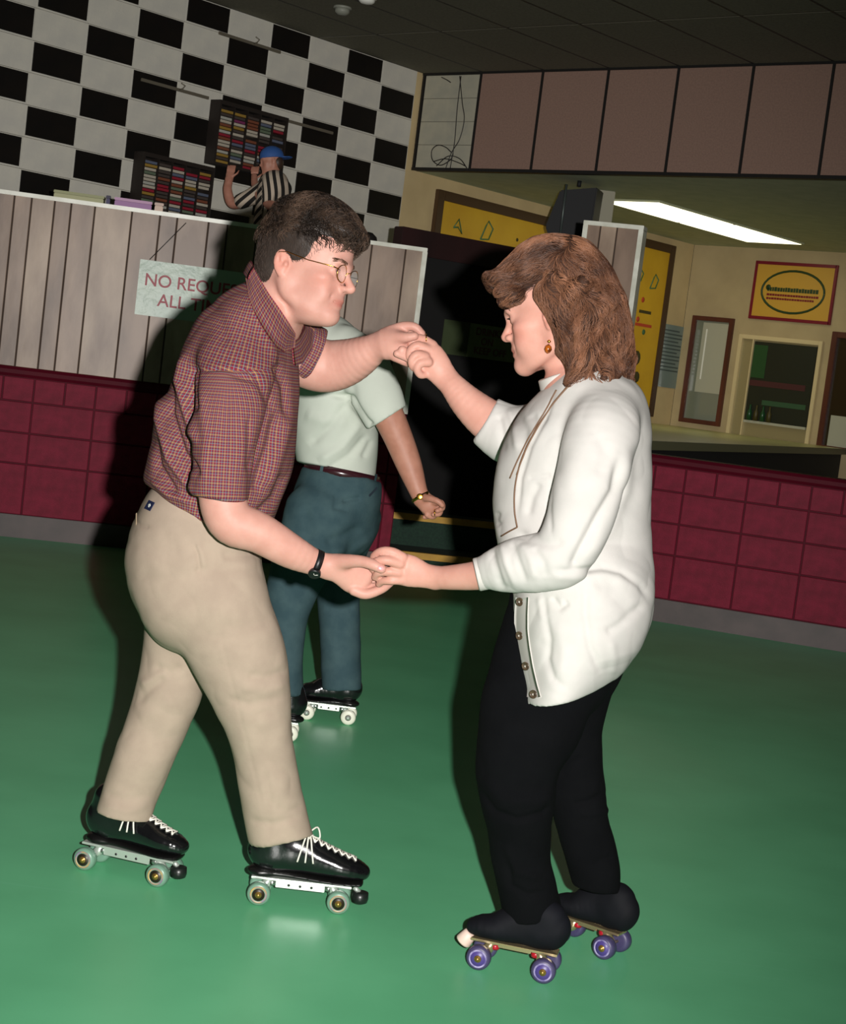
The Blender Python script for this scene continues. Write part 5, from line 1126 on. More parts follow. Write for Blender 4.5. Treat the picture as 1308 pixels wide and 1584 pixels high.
# ---------------------------------------------------------------- the woman in the white cardigan
wo = empty('person', (P(870, 1480, 3.98)[0], 3.98, 0.0)); tag(wo, 'woman with wavy brown hair in a long white cardigan, on skates with purple wheels', 'person')
hw = Hd(857, 486, 4.0, 682, 7, -17, -1, 0, 1.05); hw.earx = -0.006
bw = Blob(0.003)
head_ops(bw, hw, nose=0.98, jaw=0.95, female=True)
bw.seg_tube(tb([(868, 500, 4.0, 36, 34), (874, 545, 4.0, 33, 33), (878, 575, 4.0, 34, 35), (885, 610, 4.0, 48, 60)]), 0.02)
bw.seg_tube(tb([(888, 625, 4.0, 46, 74), (888, 690, 4.0, 66, 86), (884, 770, 4.0, 74, 78), (890, 860, 4.0, 70, 74), (885, 960, 4.0, 62, 66)]), 0.03)
bw.seg_tube(tb([(868, 980, 3.96, 44, 40), (838, 1080, 3.93, 36, 36)]), 0.02); bw.seg_tube(tb([(888, 980, 4.07, 42, 40), (881, 1080, 4.11, 32, 32)]), 0.02)
# near arm
bw.seg_tube(tb([(918, 660, 3.88, 38, 34), (905, 740, 3.785, 38, 34), (885, 820, 3.76, 36, 34), (860, 862, 3.76, 34, 32), (800, 876, 3.80, 28, 26), (745, 889, 3.86, 23.5, 21), (705, 893, 3.90, 20, 18), (672, 894, 3.93, 17.5, 14)]), 0.012)
# far arm
bw.seg_tube(tb([(880, 640, 4.16, 46, 44), (830, 668, 4.22, 38, 36), (785, 668, 4.25, 34, 32), (752, 648, 4.27, 32, 29), (722, 622, 4.28, 26, 24), (700, 597, 4.29, 20, 17), (688, 584, 4.3, 18, 14)]), 0.012)
# near hand, back of the hand up and fingers folded over his
bw.seg_tube(tb([(674, 894, 3.93, 17.5, 14), (655, 890, 3.935, 20, 13), (636, 884, 3.94, 25, 13), (618, 879, 3.945, 25, 12)]), 0.008)
finger(bw, [(622, 862, 3.93, 8.4), (606, 854, 3.925, 7.8), (590, 853, 3.93, 7.0), (578, 861, 3.95, 6.2), (580, 872, 3.97, 5.6)])
finger(bw, [(618, 872, 3.925, 8.4), (600, 867, 3.915, 7.8), (584, 868, 3.92, 7.0), (575, 876, 3.945, 6.2), (580, 884, 3.965, 5.6)])
finger(bw, [(616, 886, 3.93, 8.2), (600, 884, 3.925, 7.4), (586, 886, 3.935, 6.6), (580, 893, 3.955, 5.8)])
finger(bw, [(618, 897, 3.935, 7.6), (604, 898, 3.93, 6.8), (592, 899, 3.94, 6.0), (586, 904, 3.955, 5.2)])
finger(bw, [(648, 878, 3.95, 8.6), (630, 868, 3.965, 8.0), (612, 864, 3.975, 7.2), (598, 868, 3.985, 6.2)], 0.006)
# far hand, a loose fist
bw.seg_tube(tb([(690, 586, 4.3, 18, 14), (677, 570, 4.3, 23, 14), (664, 554, 4.305, 25, 14), (655, 546, 4.31, 22, 13)]), 0.008)
finger(bw, [(668, 534, 4.31, 8.4), (655, 526, 4.315, 7.8), (644, 524, 4.32, 7.0), (636, 531, 4.32, 6.2), (640, 540, 4.31, 5.6)])
finger(bw, [(660, 541, 4.295, 8.4), (646, 535, 4.29, 7.8), (636, 541, 4.29, 7.0), (633, 552, 4.295, 6.2), (640, 560, 4.305, 5.6)])
finger(bw, [(657, 552, 4.28, 8.2), (645, 549, 4.272, 7.6), (637, 557, 4.272, 6.8), (639, 568, 4.28, 6.2), (648, 572, 4.29, 5.6)])
finger(bw, [(662, 560, 4.275, 7.6), (650, 562, 4.268, 7.0), (645, 571, 4.27, 6.4), (650, 580, 4.28, 5.8), (658, 580, 4.29, 5.2)])
finger(bw, [(678, 566, 4.325, 10), (664, 550, 4.335, 8.6), (652, 540, 4.335, 7.4), (644, 536, 4.33, 6.4)], 0.01)
wb_, wV, wQ = skin_mesh('body', bw, M_skin, wo, 2, None, face_color(hw, (1.04, 1.02, 1.0), 'f'))
eyes(hw, wo, (84, 70, 50))
brows(hw, wo, mat('light_brown_brow', (120, 84, 60), 0.6), thick=0.0028, arch=0.002, n=90)
w_tree = bvh(wV, wQ)
lid_line(hw, wo, mat('dark_lash', (40, 26, 20), 0.6), 0.0016)
# lashes
lsh = []
for sd in (-1, 1):
    for t in np.linspace(-1, 1, 22):
        a = np.array((0.0905 - 0.003 * t * t, sd * 0.0315 + 0.0115 * t, 0.0012)); lsh.append([hw.w(a), hw.w(a + (0.003, 0, -0.0006)), hw.w(a + (0.006, 0, 0.0006))])
strand_mesh('eyelashes', lsh, mat('dark_lash', (40, 26, 20), 0.6), wo, 0.0009, 0.0004)

# cardigan with wide sleeves
M_wh = mat('white_knit', (206, 203, 198), 0.9, rgb2=(200, 198, 193), scale=20, bump=0.05, bscale=400, spec=0.1)
cd = Blob(0.0045)
cd.seg_tube(tb([(894, 606, 4.0, 38, 44), (902, 626, 4.0, 64, 96), (912, 655, 4.0, 88, 118), (896, 700, 4.0, 108, 122), (886, 750, 4.0, 120, 118), (884, 800, 4.0, 121, 114), (892, 860, 4.0, 116, 114), (900, 905, 3.98, 111, 124), (899, 938, 3.96, 109, 132), (892, 978, 3.945, 98, 132), (874, 1020, 3.93, 74, 122), (857, 1064, 3.92, 50, 112), (848, 1105, 3.92, 44, 105)]), 0.03)
cd.seg_tube(tb([(940, 630, 3.92, 46, 44), (930, 670, 3.82, 58, 50), (912, 740, 3.765, 54, 47), (892, 810, 3.745, 50, 46), (868, 858, 3.745, 48, 44), (838, 870, 3.76, 47, 42), (806, 874, 3.785, 44, 38), (776, 880, 3.82, 38, 33), (752, 885, 3.845, 28, 26), (725, 890, 3.87, 25, 24)]), 0.012)
cd.seg_tube(tb([(900, 640, 4.14, 46, 44), (862, 660, 4.2, 52, 46), (826, 674, 4.23, 50, 44), (795, 674, 4.25, 46, 42), (768, 660, 4.265, 40, 36), (740, 642, 4.28, 36, 34)]), 0.012)
def dir_px(a, b, Y): v = P(b[0], b[1], Y) - P(a[0], a[1], Y); return v / np.linalg.norm(v)
cd.ops.append(('disc', 'sub', 0.002, (P(740, 888, 3.855), dir_px((776, 880), (740, 888), 3.855), 0.075)))
cd.ops.append(('disc', 'sub', 0.002, (P(750, 652, 4.275), dir_px((795, 674), (752, 650), 4.27), 0.09)))
cd.ops.append(('disc', 'sub', 0.003, (P(862, 1064, 3.95), dir_px((846, 985), (864, 1064), 3.95), 0.3)))
cf = [([(960, 700), (950, 760), (925, 800), (893, 860), (882, 885)], 6, -0.012), ([(972, 690), (968, 760), (940, 820), (905, 870)], 8, 0.006), ([(985, 680), (985, 740), (965, 800)], 10, -0.004), ([(925, 740), (935, 700), (925, 670)], 8, -0.004),
    ([(815, 800), (822, 770), (835, 745)], 5, -0.006), ([(800, 820), (815, 835), (850, 842), (876, 838)], 6, -0.005), ([(760, 845), (764, 870), (775, 905), (782, 914)], 4, -0.006), ([(775, 838), (782, 870), (800, 912)], 4, 0.005), ([(790, 836), (800, 865), (815, 905)], 4, -0.005), ([(805, 838), (820, 865), (830, 900)], 5, 0.004), ([(822, 845), (840, 870), (845, 895)], 5, -0.004),
    ([(852, 882), (885, 884), (930, 878), (960, 884), (990, 905), (1005, 930)], 4, -0.006), ([(850, 890), (890, 893), (940, 890), (975, 905)], 6, 0.004), ([(905, 900), (905, 950), (912, 1000), (930, 1045)], 5, -0.006), ([(918, 910), (940, 900), (965, 930), (975, 960)], 10, -0.003), ([(935, 980), (960, 965), (1000, 930)], 5, -0.005), ([(945, 990), (950, 1020), (946, 1045)], 5, 0.003),
    ([(840, 915), (842, 950), (850, 990), (846, 1020), (856, 1050), (880, 1068)], 4, -0.005), ([(852, 922), (866, 940), (880, 930)], 4, -0.006), ([(834, 920), (838, 950), (842, 960)], 4, 0.004), ([(860, 960), (872, 1010), (868, 1050)], 7, 0.004), ([(832, 985), (850, 1010), (840, 1040)], 6, -0.002),
    ([(770, 640), (776, 665), (778, 700)], 4, -0.006), ([(785, 630), (795, 660), (800, 700)], 4, 0.005), ([(800, 640), (812, 665), (810, 700)], 5, -0.005), ([(820, 640), (830, 655), (845, 640)], 6, -0.004), ([(770, 790), (766, 805), (772, 815)], 4, -0.006), ([(858, 605), (846, 640), (820, 690), (805, 740), (800, 800)], 3, -0.004), ([(895, 640), (870, 700), (850, 735)], 12, -0.003), ([(853, 736), (850, 780), (853, 828)], 2.5, -0.003), ([(815, 740), (853, 735)], 2.5, -0.003)]
def cd_post(V, Nn, Q):
    q_ = pixels(V); V = V + Nn * (wob(V, 9, 31) * 0.006 + np.abs(wob(V, 21, 32)) * 0.004)[:, None]
    rib = np.clip((q_[:, 1] - (1000 + (1010 - q_[:, 0]) * 0.3)) / 14, 0, 1) * np.clip((q_[:, 0] - 918) / 22, 0, 1)
    V = V + Nn * (-0.004 * rib)[:, None]
    return crease(V, Nn, cf, gain=0.95, wide=1.35)
cdo, cV, cQ = skin_mesh('cardigan', cd, M_wh, wo, 3, cd_post); c_tree = bvh(cV, cQ)
# turtleneck, placket, cuffs, buttons, cord
M_rb = mat('white_rib_knit', (204, 200, 194), 0.9, spec=0.1)
tn = Blob(0.003); tn.seg_tube(tb([(884, 625, 4.0, 46, 48), (877, 604, 4.0, 41, 43), (871, 584, 4.0, 39, 42), (866, 566, 4.0, 39, 42)]), 0.01)
tn.ops.append(('disc', 'sub', 0.004, (P(866, 576, 4.0), dir_px((880, 612), (866, 574), 4.0), 0.12)))
skin_mesh('turtleneck', tn, M_rb, wo, 2, lambda V, N_, Q_: V + N_ * (wob(V, 30, 41) * 0.0012)[:, None])
for nm, c, nx, r, w_ in (('cuff', P(748, 886.5, 3.849), dir_px((776, 880), (740, 888), 3.855), 0.0405, 0.019), ('cuff', P(757, 655.5, 4.272), dir_px((795, 674), (752, 650), 4.27), 0.057, 0.014)):
    MB().lathe([(-w_, r * 0.93), (-w_ * 0.8, r), (w_ * 0.85, r * 0.985), (w_, r * 0.94), (w_ * 0.9, r * 0.86)], c, nx, 40).build(nm, M_rb, wo)
pl = [on(c_tree, x, y, 0.0015)[0] for x, y in ((799, 924), (797, 950), (797, 975), (800, 1000), (804, 1030), (810, 1060), (815, 1078))]
pr = [on(c_tree, x, y, 0.0015)[0] for x, y in ((818, 924), (817, 950), (817, 975), (820, 1000), (825, 1030), (832, 1060), (837, 1078))]
if all(p is not None for p in pl + pr): ribbon('placket', pl, pr, M_rb, wo, 0.003)
M_btn = mat('brown_shell_button', (92, 76, 58), 0.25, rgb2=(60, 48, 38), scale=200, spec=0.6)
for x, y in ((804, 931), (803.5, 983), (813, 1030), (825, 1074)):
    h, n_ = on(c_tree, x + 3, y, 0.005)
    if h is None: continue
    n_ = n_ * 0.6 + np.array([0, -0.5, 0]); n_ /= np.linalg.norm(n_)
    bt = MB().lathe([(0, 0.0098), (0.002, 0.0105), (0.0035, 0.010), (0.0036, 0.008), (0.0026, 0.0074), (0.0026, 0.0004)], h, n_, 20).build('button', M_btn, wo)
    uu = np.cross(n_, [0, 0, 1]); uu /= np.linalg.norm(uu); vv = np.cross(n_, uu)
    for a, b2 in ((1, 1), (-1, 1)): MB().tube([h + n_ * 0.004 + (uu * a + vv * b2) * 0.002, h + n_ * 0.004 - (uu * a + vv * b2) * 0.002], 0.0006, 5).build('thread', M_lace, bt)
M_cord = mat('brown_cord', (112, 82, 58), 0.6)
nt_, _x = None, None
t1 = on_line(c_tree, [(886, 592), (866, 614), (846, 640), (828, 668), (812, 700), (802, 730), (797, 760), (797, 790), (801, 815)], 0.0035)
t2 = on_line(c_tree, [(862, 604), (852, 622), (836, 650), (818, 680), (802, 712), (790, 740)], 0.0035)
t3 = on_line(c_tree, [(801, 815), (788, 822), (777, 829)], 0.0035); t4 = on_line(c_tree, [(877, 600), (856, 626), (836, 656), (820, 684), (808, 712), (800, 735)], 0.0035)
for t_ in (t1, t2, t3, t4):
    if len(t_) > 3: MB().tube(t_, 0.0019, 6).build('neck_cord', M_cord, wo)
# earring
er = on(w_tree, 850, 528, 0.004)[0]
if er is None: er = P(851, 528, 3.9)
M_amb = mat('amber_earring', (176, 92, 26), 0.15, rgb2=(90, 40, 14), scale=120, spec=0.8); M_g2 = mat('gold', (226, 172, 70), 0.2, metal=1)
ee = MB().lathe([(0.004, 0.002), (0.0, 0.0052), (-0.004, 0.002)], er, (0, 0, 1), 14).build('earring', M_g2, wo); ee['label'] = 'gold and amber drop earring'
MB().lathe([(-0.006, 0.001), (-0.011, 0.0075), (-0.019, 0.0095), (-0.026, 0.006), (-0.029, 0.001)], er, (0, 0, 1), 16).build('drop', M_amb, ee)
# ring
MB().tube([P(659, 524, 4.31) + 0.0125 * (math.cos(t) * CU + math.sin(t) * np.array([0, 1, 0])) for t in np.linspace(0, 2 * PI, 17)], 0.0014, 6, caps=False).build('ring', M_g2, wo)

# trousers
M_bt = mat('black_trousers', (11, 12, 14), 0.95, rgb2=(8, 9, 11), scale=10, bump=0.1, bscale=60, spec=0.1)
wt2 = Blob(0.005)
wt2.seg_tube(tb([(874, 935, 4.0, 86, 84), (872, 980, 4.0, 88, 90), (868, 1030, 4.0, 88, 88)]), 0.02)
wt2.seg_tube(tb([(856, 980, 3.98, 80, 62), (838, 1050, 3.955, 86, 60), (822, 1110, 3.92, 84, 62), (806, 1160, 3.9, 72, 58), (800, 1200, 3.9, 64, 54), (801, 1240, 3.9, 58, 52), (803, 1280, 3.92, 51, 48), (807, 1330, 3.94, 47, 46), (815, 1380, 3.95, 47, 46), (822, 1412, 3.95, 46, 46), (824, 1440, 3.95, 44, 44)]), 0.02)
wt2.seg_tube(tb([(892, 990, 4.07, 88, 74), (882, 1060, 4.1, 66, 62), (880, 1120, 4.12, 52, 52), (882, 1165, 4.13, 50, 50), (890, 1215, 4.13, 45, 46), (900, 1265, 4.13, 41, 42), (912, 1310, 4.13, 40, 42), (920, 1350, 4.13, 39, 42), (924, 1385, 4.13, 36, 40)]), 0.012)
wt2.ops.append(('disc', 'sub', 0.006, (P(822, 1420, 3.95), -CU * 0.97 + CR * 0.1, 0.11))); wt2.ops.append(('disc', 'sub', 0.006, (P(924, 1374, 4.13), -CU * 0.98 - CR * 0.15, 0.1)))
wf = [([(735, 1215), (765, 1255), (800, 1268), (840, 1258), (850, 1245)], 4, -0.006), ([(745, 1200), (780, 1240), (830, 1240), (860, 1228)], 8, 0.006), ([(785, 1330), (790, 1370), (815, 1385), (850, 1380)], 4, -0.005), ([(780, 1300), (800, 1350), (840, 1360)], 5, 0.004), ([(905, 1170), (880, 1185), (865, 1200)], 5, -0.004), ([(940, 1225), (910, 1240), (885, 1245)], 4, -0.005), ([(950, 1250), (920, 1258), (895, 1260)], 4, 0.004), ([(915, 1340), (930, 1330), (950, 1325)], 4, -0.004)]
skin_mesh('trousers', wt2, M_bt, wo, 3, lambda V, N_, Q_: crease(V + N_ * (wob(V, 12, 51) * 0.005 + np.abs(wob(V, 24, 52)) * 0.003)[:, None], N_, wf, gain=1.2, wide=1.3))
# skates
M_cov = mat('black_boot_cover', (15, 16, 23), 0.75, rgb2=(11, 12, 17), scale=9, spec=0.2); M_pw = mat('purple_wheel', (62, 56, 92), 0.45, rgb2=(74, 68, 102), scale=30); M_ph = mat('violet_hub', (76, 62, 130), 0.4)
M_pst = mat('pale_pink_toe_stop', (226, 200, 186), 0.5); M_gm = mat('gold_metal_plate', (200, 180, 140), 0.25, metal=0.8); M_rc = mat('red_cushion', (170, 24, 40), 0.3)
ms_ = (M_cov, M_pw, M_ph, M_gm, M_pst, M_lace, M_cov, M_rc, mat('brass_bearing', (190, 150, 80), 0.3, metal=0.8))
M_wr = mat('pale_violet_print', (170, 160, 200), 0.5, rgb2=(96, 84, 140), scale=60)
skate(wo, 'nearer covered skate of the woman with a pale pink toe stop', (838, 1520), (738, 1499), -1, 0.265, 0.004, ms_, toe='tilt', laces=False, boot_h=0.12, cover=True, kscale=1.0, hubr=0.62, rim=M_wr)
skate(wo, 'farther covered skate of the woman behind her other heel', (932, 1483), (862, 1459), -1, 0.255, 0.0, ms_, toe='tilt', laces=False, boot_h=0.12, cover=True, hubr=0.62, rim=M_wr)

# hair: a full wavy volume with thousands of single hairs combed along it
M_wh2 = mat('wavy_brown_hair', (120, 74, 50), 0.42, spec=0.3, attr='Col')
wh = Blob(0.0042)
Yh = 4.0
def HT(pts, k=0.015, mode='add'): wh.seg_tube(tb(pts), k, mode)
HT([(868, 420, 4.0, 48, 58), (890, 440, 4.0, 56, 64), (905, 480, 4.0, 58, 70), (915, 530, 4.0, 54, 66), (925, 568, 4.0, 44, 56)], 0.02)
HT([(812, 424, 4.0, 34, 40), (840, 410, 4.0, 42, 54), (880, 408, 4.0, 40, 58)], 0.02)
HT([(822, 430, 4.0, 32, 44), (795, 432, 3.99, 26, 38), (772, 436, 3.98, 17, 32), (756, 430, 3.98, 7, 24)], 0.015)
HT([(800, 452, 3.97, 17, 30), (785, 462, 3.98, 11, 26)], 0.01)
HT([(850, 450, 3.90, 22, 18), (872, 480, 3.89, 24, 18), (884, 520, 3.89, 22, 18), (890, 560, 3.90, 20, 18), (892, 585, 3.90, 14, 14)], 0.015)
HT([(940, 470, 4.0, 24, 50), (955, 520, 4.0, 20, 46), (962, 565, 4.0, 16, 40), (968, 588, 3.99, 7, 24)], 0.015)
HT([(905, 560, 3.93, 22, 30), (905, 588, 3.92, 15, 24), (896, 602, 3.90, 7, 14)], 0.01); HT([(935, 560, 3.94, 22, 34), (938, 585, 3.93, 13, 26)], 0.01); HT([(925, 560, 4.08, 30, 26), (930, 588, 4.08, 15, 20)], 0.01)
def ringlet(a, b, Ya, Yb, r, amp, turns, ph):
    n = 13; HT([(a[0] + (b[0] - a[0]) * t + amp * math.sin(turns * 2 * PI * t + ph), a[1] + (b[1] - a[1]) * t, Ya + (Yb - Ya) * t + 0.0016 * amp * math.cos(turns * 2 * PI * t + ph), r * (1 - 0.35 * t), r * (1 - 0.35 * t)) for t in np.linspace(0, 1, n)], 0.004)
for a, b, Ya, Yb, r, amp, turns, ph in (((862, 450), (884, 588), 3.885, 3.885, 10, 6, 2.6, 0.0), ((882, 440), (898, 604), 3.87, 3.88, 11, 7, 3.0, 1.5), ((902, 436), (912, 600), 3.87, 3.88, 11, 7, 2.8, 3.0), ((920, 440), (932, 596), 3.885, 3.89, 11, 7, 3.0, 4.2),
        ((936, 450), (950, 590), 3.91, 3.92, 11, 8, 2.6, 0.8), ((948, 462), (966, 596), 3.95, 3.96, 11, 8, 2.6, 2.4), ((954, 476), (972, 588), 4.02, 4.02, 10, 8, 2.4, 3.6), ((850, 425), (905, 470), 3.885, 3.87, 9, 5, 1.2, 0.5), ((886, 400), (948, 470), 3.92, 3.92, 10, 6, 1.6, 1.0), ((830, 420), (772, 452), 3.93, 3.93, 8, 5, 1.2, 2.0), ((840, 400), (762, 428), 3.93, 3.95, 9, 5, 1.3, 0.2)):
    ringlet(a, b, Ya, Yb, r, amp, turns, ph)
# face opening on the near and far side
for Yc in (3.86,):
    HT([(806, 520, Yc, 34, 60), (822, 552, Yc, 38, 60)], 0.008, 'sub')
HT([(805, 500, 4.14, 30, 60), (825, 550, 4.14, 44, 60)], 0.008, 'sub')
wh.ell(P(842, 524, 3.87), (0.03, 0.05, 0.04), None, 0.008, 'sub'); wh.ell(P(850, 575, 3.9), (0.045, 0.07, 0.045), None, 0.01, 'sub')
wh.ell(P(802, 488, 3.93), (0.034, 0.08, 0.03), None, 0.008, 'sub')
M_wb = mat('hair_underlayer', (60, 38, 28), 0.75, spec=0.2, attr='Col')
hwo, whV, whQ = skin_mesh('hair', wh, M_wb, wo, 2, lambda V, N_, Q_: V + N_ * (wob(V, 34, 61, 2) * 0.005 + wob(V, 90, 62) * 0.002 - 0.002)[:, None], lambda V: np.tile([0.05, 0.024, 0.015], (len(V), 1)))
ctrl = [((760, 430), (-0.6, 0.9)), ((775, 425), (-1, 0.35)), ((800, 400), (-1, 0.25)), ((830, 385), (-1, 0.3)), ((860, 375), (-0.7, -0.1)), ((790, 455), (-0.6, 0.8)), ((815, 440), (-1, 0.5)), ((840, 420), (-0.9, 0.3)), ((875, 400), (0.2, 0.5)),
        ((900, 385), (1, 0.6)), ((930, 415), (0.5, 1)), ((835, 460), (0.3, 1)), ((860, 450), (1, 0.5)), ((880, 470), (0.6, 1)), ((900, 440), (0.7, 0.8)), ((870, 510), (0.5, 1)), ((900, 520), (0.2, 1)), ((945, 480), (0.2, 1)), ((960, 540), (0.1, 1)), ((900, 580), (-0.3, 1)), ((940, 580), (0.3, 1))]
cp = np.array([c[0] for c in ctrl], float); cvv = np.array([c[1] for c in ctrl], float); cvv /= np.linalg.norm(cvv, axis=1)[:, None]
def wflow(p):
    q_ = pixels(p); d2 = ((q_[:, None] - cp[None]) ** 2).sum(2) + 60; w_ = 1 / d2 ** 1.5; v_ = (w_[..., None] * cvv[None]).sum(1); v_ /= np.linalg.norm(v_, axis=1)[:, None] + 1e-9
    curl = wob(p, 34, 77, 2) * (0.45 + 0.6 * np.clip((q_[:, 0] - 850) / 60, 0, 1)); a = np.arctan2(v_[:, 1], v_[:, 0]) + curl
    return np.cos(a)[:, None] * CR - np.sin(a)[:, None] * CU
wh.pad = 0.5; _pw = pixels(whV); _w = 1 + 2.5 * np.exp(-(((_pw - np.array([868, 392])) / np.array([40, 26])) ** 2).sum(1)); idx = rng.choice(len(whV), 7600, p=_w / _w.sum()); roots = whV[idx]
st = grow(wh, roots, wflow, 9, 0.0088, lambda t: 0.0008 + 0.006 * math.sin(t * PI * 0.8), 0.0034, 3.0, 34, 5, 0.12)
ck = np.clip(wob(roots, 60, 78, 3) * 0.7 + 0.32, 0, 1)[:, None] * 0.8 + rng.uniform(-0.05, 0.25, (len(roots), 1)); ck = np.clip(ck, 0, 1)
cc = np.array([0.032, 0.013, 0.008]) * (1 - ck) + np.array([0.34, 0.155, 0.085]) * ck
strand_mesh('hair_strands', st, M_wh2, wo, 0.0010, 0.0004, cc)['kind'] = 'stuff'
bpy.data.materials['wavy_brown_hair'].node_tree.nodes['Principled BSDF'].inputs['Roughness'].default_value = 0.42
# ---------------------------------------------------------------- the skater behind them
bk = empty('person', (P(480, 1120, 6.25)[0], 6.3, 0.0)); tag(bk, 'skater in white t-shirt and blue-green jeans behind the man in plaid, his face hidden', 'person')
YB = 6.3
hb3 = Hd(487, 455, 6.32, 400, 5, 10, -1, 0, 1.05); hb3.earx = -0.006
bb = Blob(0.005)
head_ops(bb, hb3)
bb.seg_tube(tb([(490, 470, YB, 20, 20), (496, 505, YB, 22, 24), (508, 530, YB, 34, 50)]), 0.02)
bb.seg_tube(tb([(515, 540, YB, 44, 62), (520, 620, YB, 50, 62), (524, 700, YB, 50, 58), (520, 780, YB, 56, 62)]), 0.03)
bb.seg_tube(tb([(505, 800, 6.18, 44, 40), (458, 880, 6.12, 34, 32), (442, 980, 6.08, 24, 24), (441, 1040, 6.06, 17, 17)]), 0.03)
bb.seg_tube(tb([(530, 800, 6.38, 44, 40), (524, 900, 6.4, 33, 32), (526, 980, 6.4, 24, 24), (530, 1030, 6.4, 17, 17)]), 0.03)
bb.seg_tube(tb([(560, 560, 6.12, 30, 28), (590, 622, 6.08, 26, 24), (612, 668, 6.08, 23, 21), (632, 718, 6.08, 20, 18), (645, 755, 6.06, 15, 14), (652, 772, 6.05, 13, 11)]), 0.012)
bb.seg_tube(tb([(505, 545, 6.5, 28, 28), (508, 640, 6.6, 22, 24), (506, 720, 6.62, 18, 18), (500, 780, 6.6, 13, 12)]), 0.012)
bb.seg_tube(tb([(652, 772, 6.05, 13, 11), (662, 780, 6.05, 16, 10), (668, 784, 6.05, 15, 9)]), 0.01)
finger(bb, [(672, 776, 6.03, 5.6), (682, 778, 6.02, 5.2), (684, 786, 6.01, 4.6), (676, 790, 6.0, 4.2)]); finger(bb, [(670, 784, 6.05, 5.4), (680, 788, 6.045, 5.0), (679, 795, 6.03, 4.4), (670, 796, 6.02, 4)])
finger(bb, [(664, 790, 6.07, 5.2), (672, 796, 6.07, 4.8), (668, 800, 6.05, 4.2), (660, 797, 6.04, 3.8)]); finger(bb, [(656, 790, 6.09, 5), (662, 798, 6.09, 4.4), (656, 800, 6.07, 3.8)])
finger(bb, [(658, 770, 6.02, 6), (668, 772, 6.0, 5.4), (678, 776, 5.99, 4.8), (684, 782, 5.99, 4.2)])
bb.seg_tube(tb([(500, 780, 6.6, 13, 12), (498, 796, 6.6, 15, 9)]), 0.01)
for j in range(4): finger(bb, [(490 + 4 * j, 800, 6.6 + 0.01 * j, 4.6), (488 + 4 * j, 812, 6.6 + 0.01 * j, 4.2), (492 + 4 * j, 820, 6.6 + 0.01 * j, 3.8)])
finger(bb, [(506, 796, 6.58, 5), (508, 806, 6.57, 4.4), (504, 813, 6.57, 4)])
skin_mesh('body', bb, M_skin2, bk, 1, None, white)
eyes(hb3, bk, (72, 60, 50))
hh = Blob(0.005)
def H3(c, r, k=0.012, mode='add'): hh.ell(hb3.w(c), np.array(r) * hb3.k, hb3.R, k * hb3.k, mode)
H3((-0.008, 0, 0.045), (0.106, 0.082, 0.09)); H3((-0.05, 0, 0.0), (0.055, 0.07, 0.07)); H3((0.115, 0, -0.04), (0.088, 0.14, 0.108), 0.01, 'sub'); H3((0.03, 0, -0.10), (0.09, 0.14, 0.085), 0.01, 'sub')
skin_mesh('hair', hh, mat('brown_hair_plain', (60, 44, 34), 0.5), bk, 1, lambda V, N_, Q_: V + N_ * (wob(V, 90, 8) * 0.003)[:, None])
M_tee = mat('pale_tee_cotton', (202, 208, 196), 0.9, rgb2=(196, 202, 190), scale=10, spec=0.1)
te = Blob(0.0065)
te.seg_tube(tb([(500, 512, YB, 26, 30), (506, 530, YB, 44, 70), (514, 570, YB, 62, 84), (518, 620, YB, 66, 82), (518, 670, YB, 66, 76), (520, 708, YB, 64, 70), (526, 735, YB, 55, 64), (530, 748, YB, 50, 60)]), 0.02)
te.seg_tube(tb([(530, 540, 6.18, 36, 34), (560, 570, 6.12, 42, 32), (582, 612, 6.08, 40, 31), (600, 650, 6.07, 34, 30), (606, 664, 6.07, 33, 30)]), 0.015)
te.seg_tube(tb([(512, 545, 6.44, 34, 32), (508, 600, 6.54, 34, 32), (506, 645, 6.58, 32, 30)]), 0.015)
def dp(a, b, Y): v = P(b[0], b[1], Y) - P(a[0], a[1], Y); return v / np.linalg.norm(v)
te.ops.append(('disc', 'sub', 0.003, (P(599, 646, 6.07), dp((560, 580), (602, 650), 6.07) * 0.9, 0.12))); te.ops.append(('disc', 'sub', 0.003, (P(506, 640, 6.58), dp((508, 600), (506, 645), 6.58), 0.12)))
te.ops.append(('disc', 'sub', 0.01, (P(528, 731, YB), -CU * 0.97 + CR * 0.22 * 0 - CR * 0.2, 0.3)))
tfo = [([(540, 620), (510, 660), (475, 690)], 6, -0.006), ([(560, 650), (530, 690), (490, 715)], 6, 0.006), ([(570, 670), (540, 705), (500, 730)], 5, -0.006), ([(505, 610), (540, 615), (565, 650), (578, 662)], 4, -0.01), ([(575, 680), (560, 710)], 4, -0.004), ([(470, 640), (500, 650), (540, 650)], 8, 0.004), ([(530, 570), (545, 600), (548, 640)], 6, -0.004)]
skin_mesh('t_shirt', te, M_tee, bk, 3, lambda V, N_, Q_: crease(V + N_ * (wob(V, 12, 91) * 0.009)[:, None], N_, tfo, gain=1.6, wide=1.2))
M_jn = mat('blue_green_denim', (66, 88, 92), 0.85, rgb2=(54, 76, 82), scale=14, bump=0.08, bscale=120, spec=0.15)
jn = Blob(0.0065)
jn.seg_tube(tb([(527, 738, YB, 58, 64), (522, 765, YB, 68, 72), (514, 805, YB, 72, 74)]), 0.02)
jn.seg_tube(tb([(498, 800, 6.2, 62, 54), (476, 850, 6.15, 50, 46), (455, 900, 6.12, 40, 38), (443, 960, 6.1, 34, 34), (440, 1020, 6.08, 28, 30), (442, 1066, 6.07, 26, 30), (443, 1090, 6.07, 25, 30)]), 0.015)
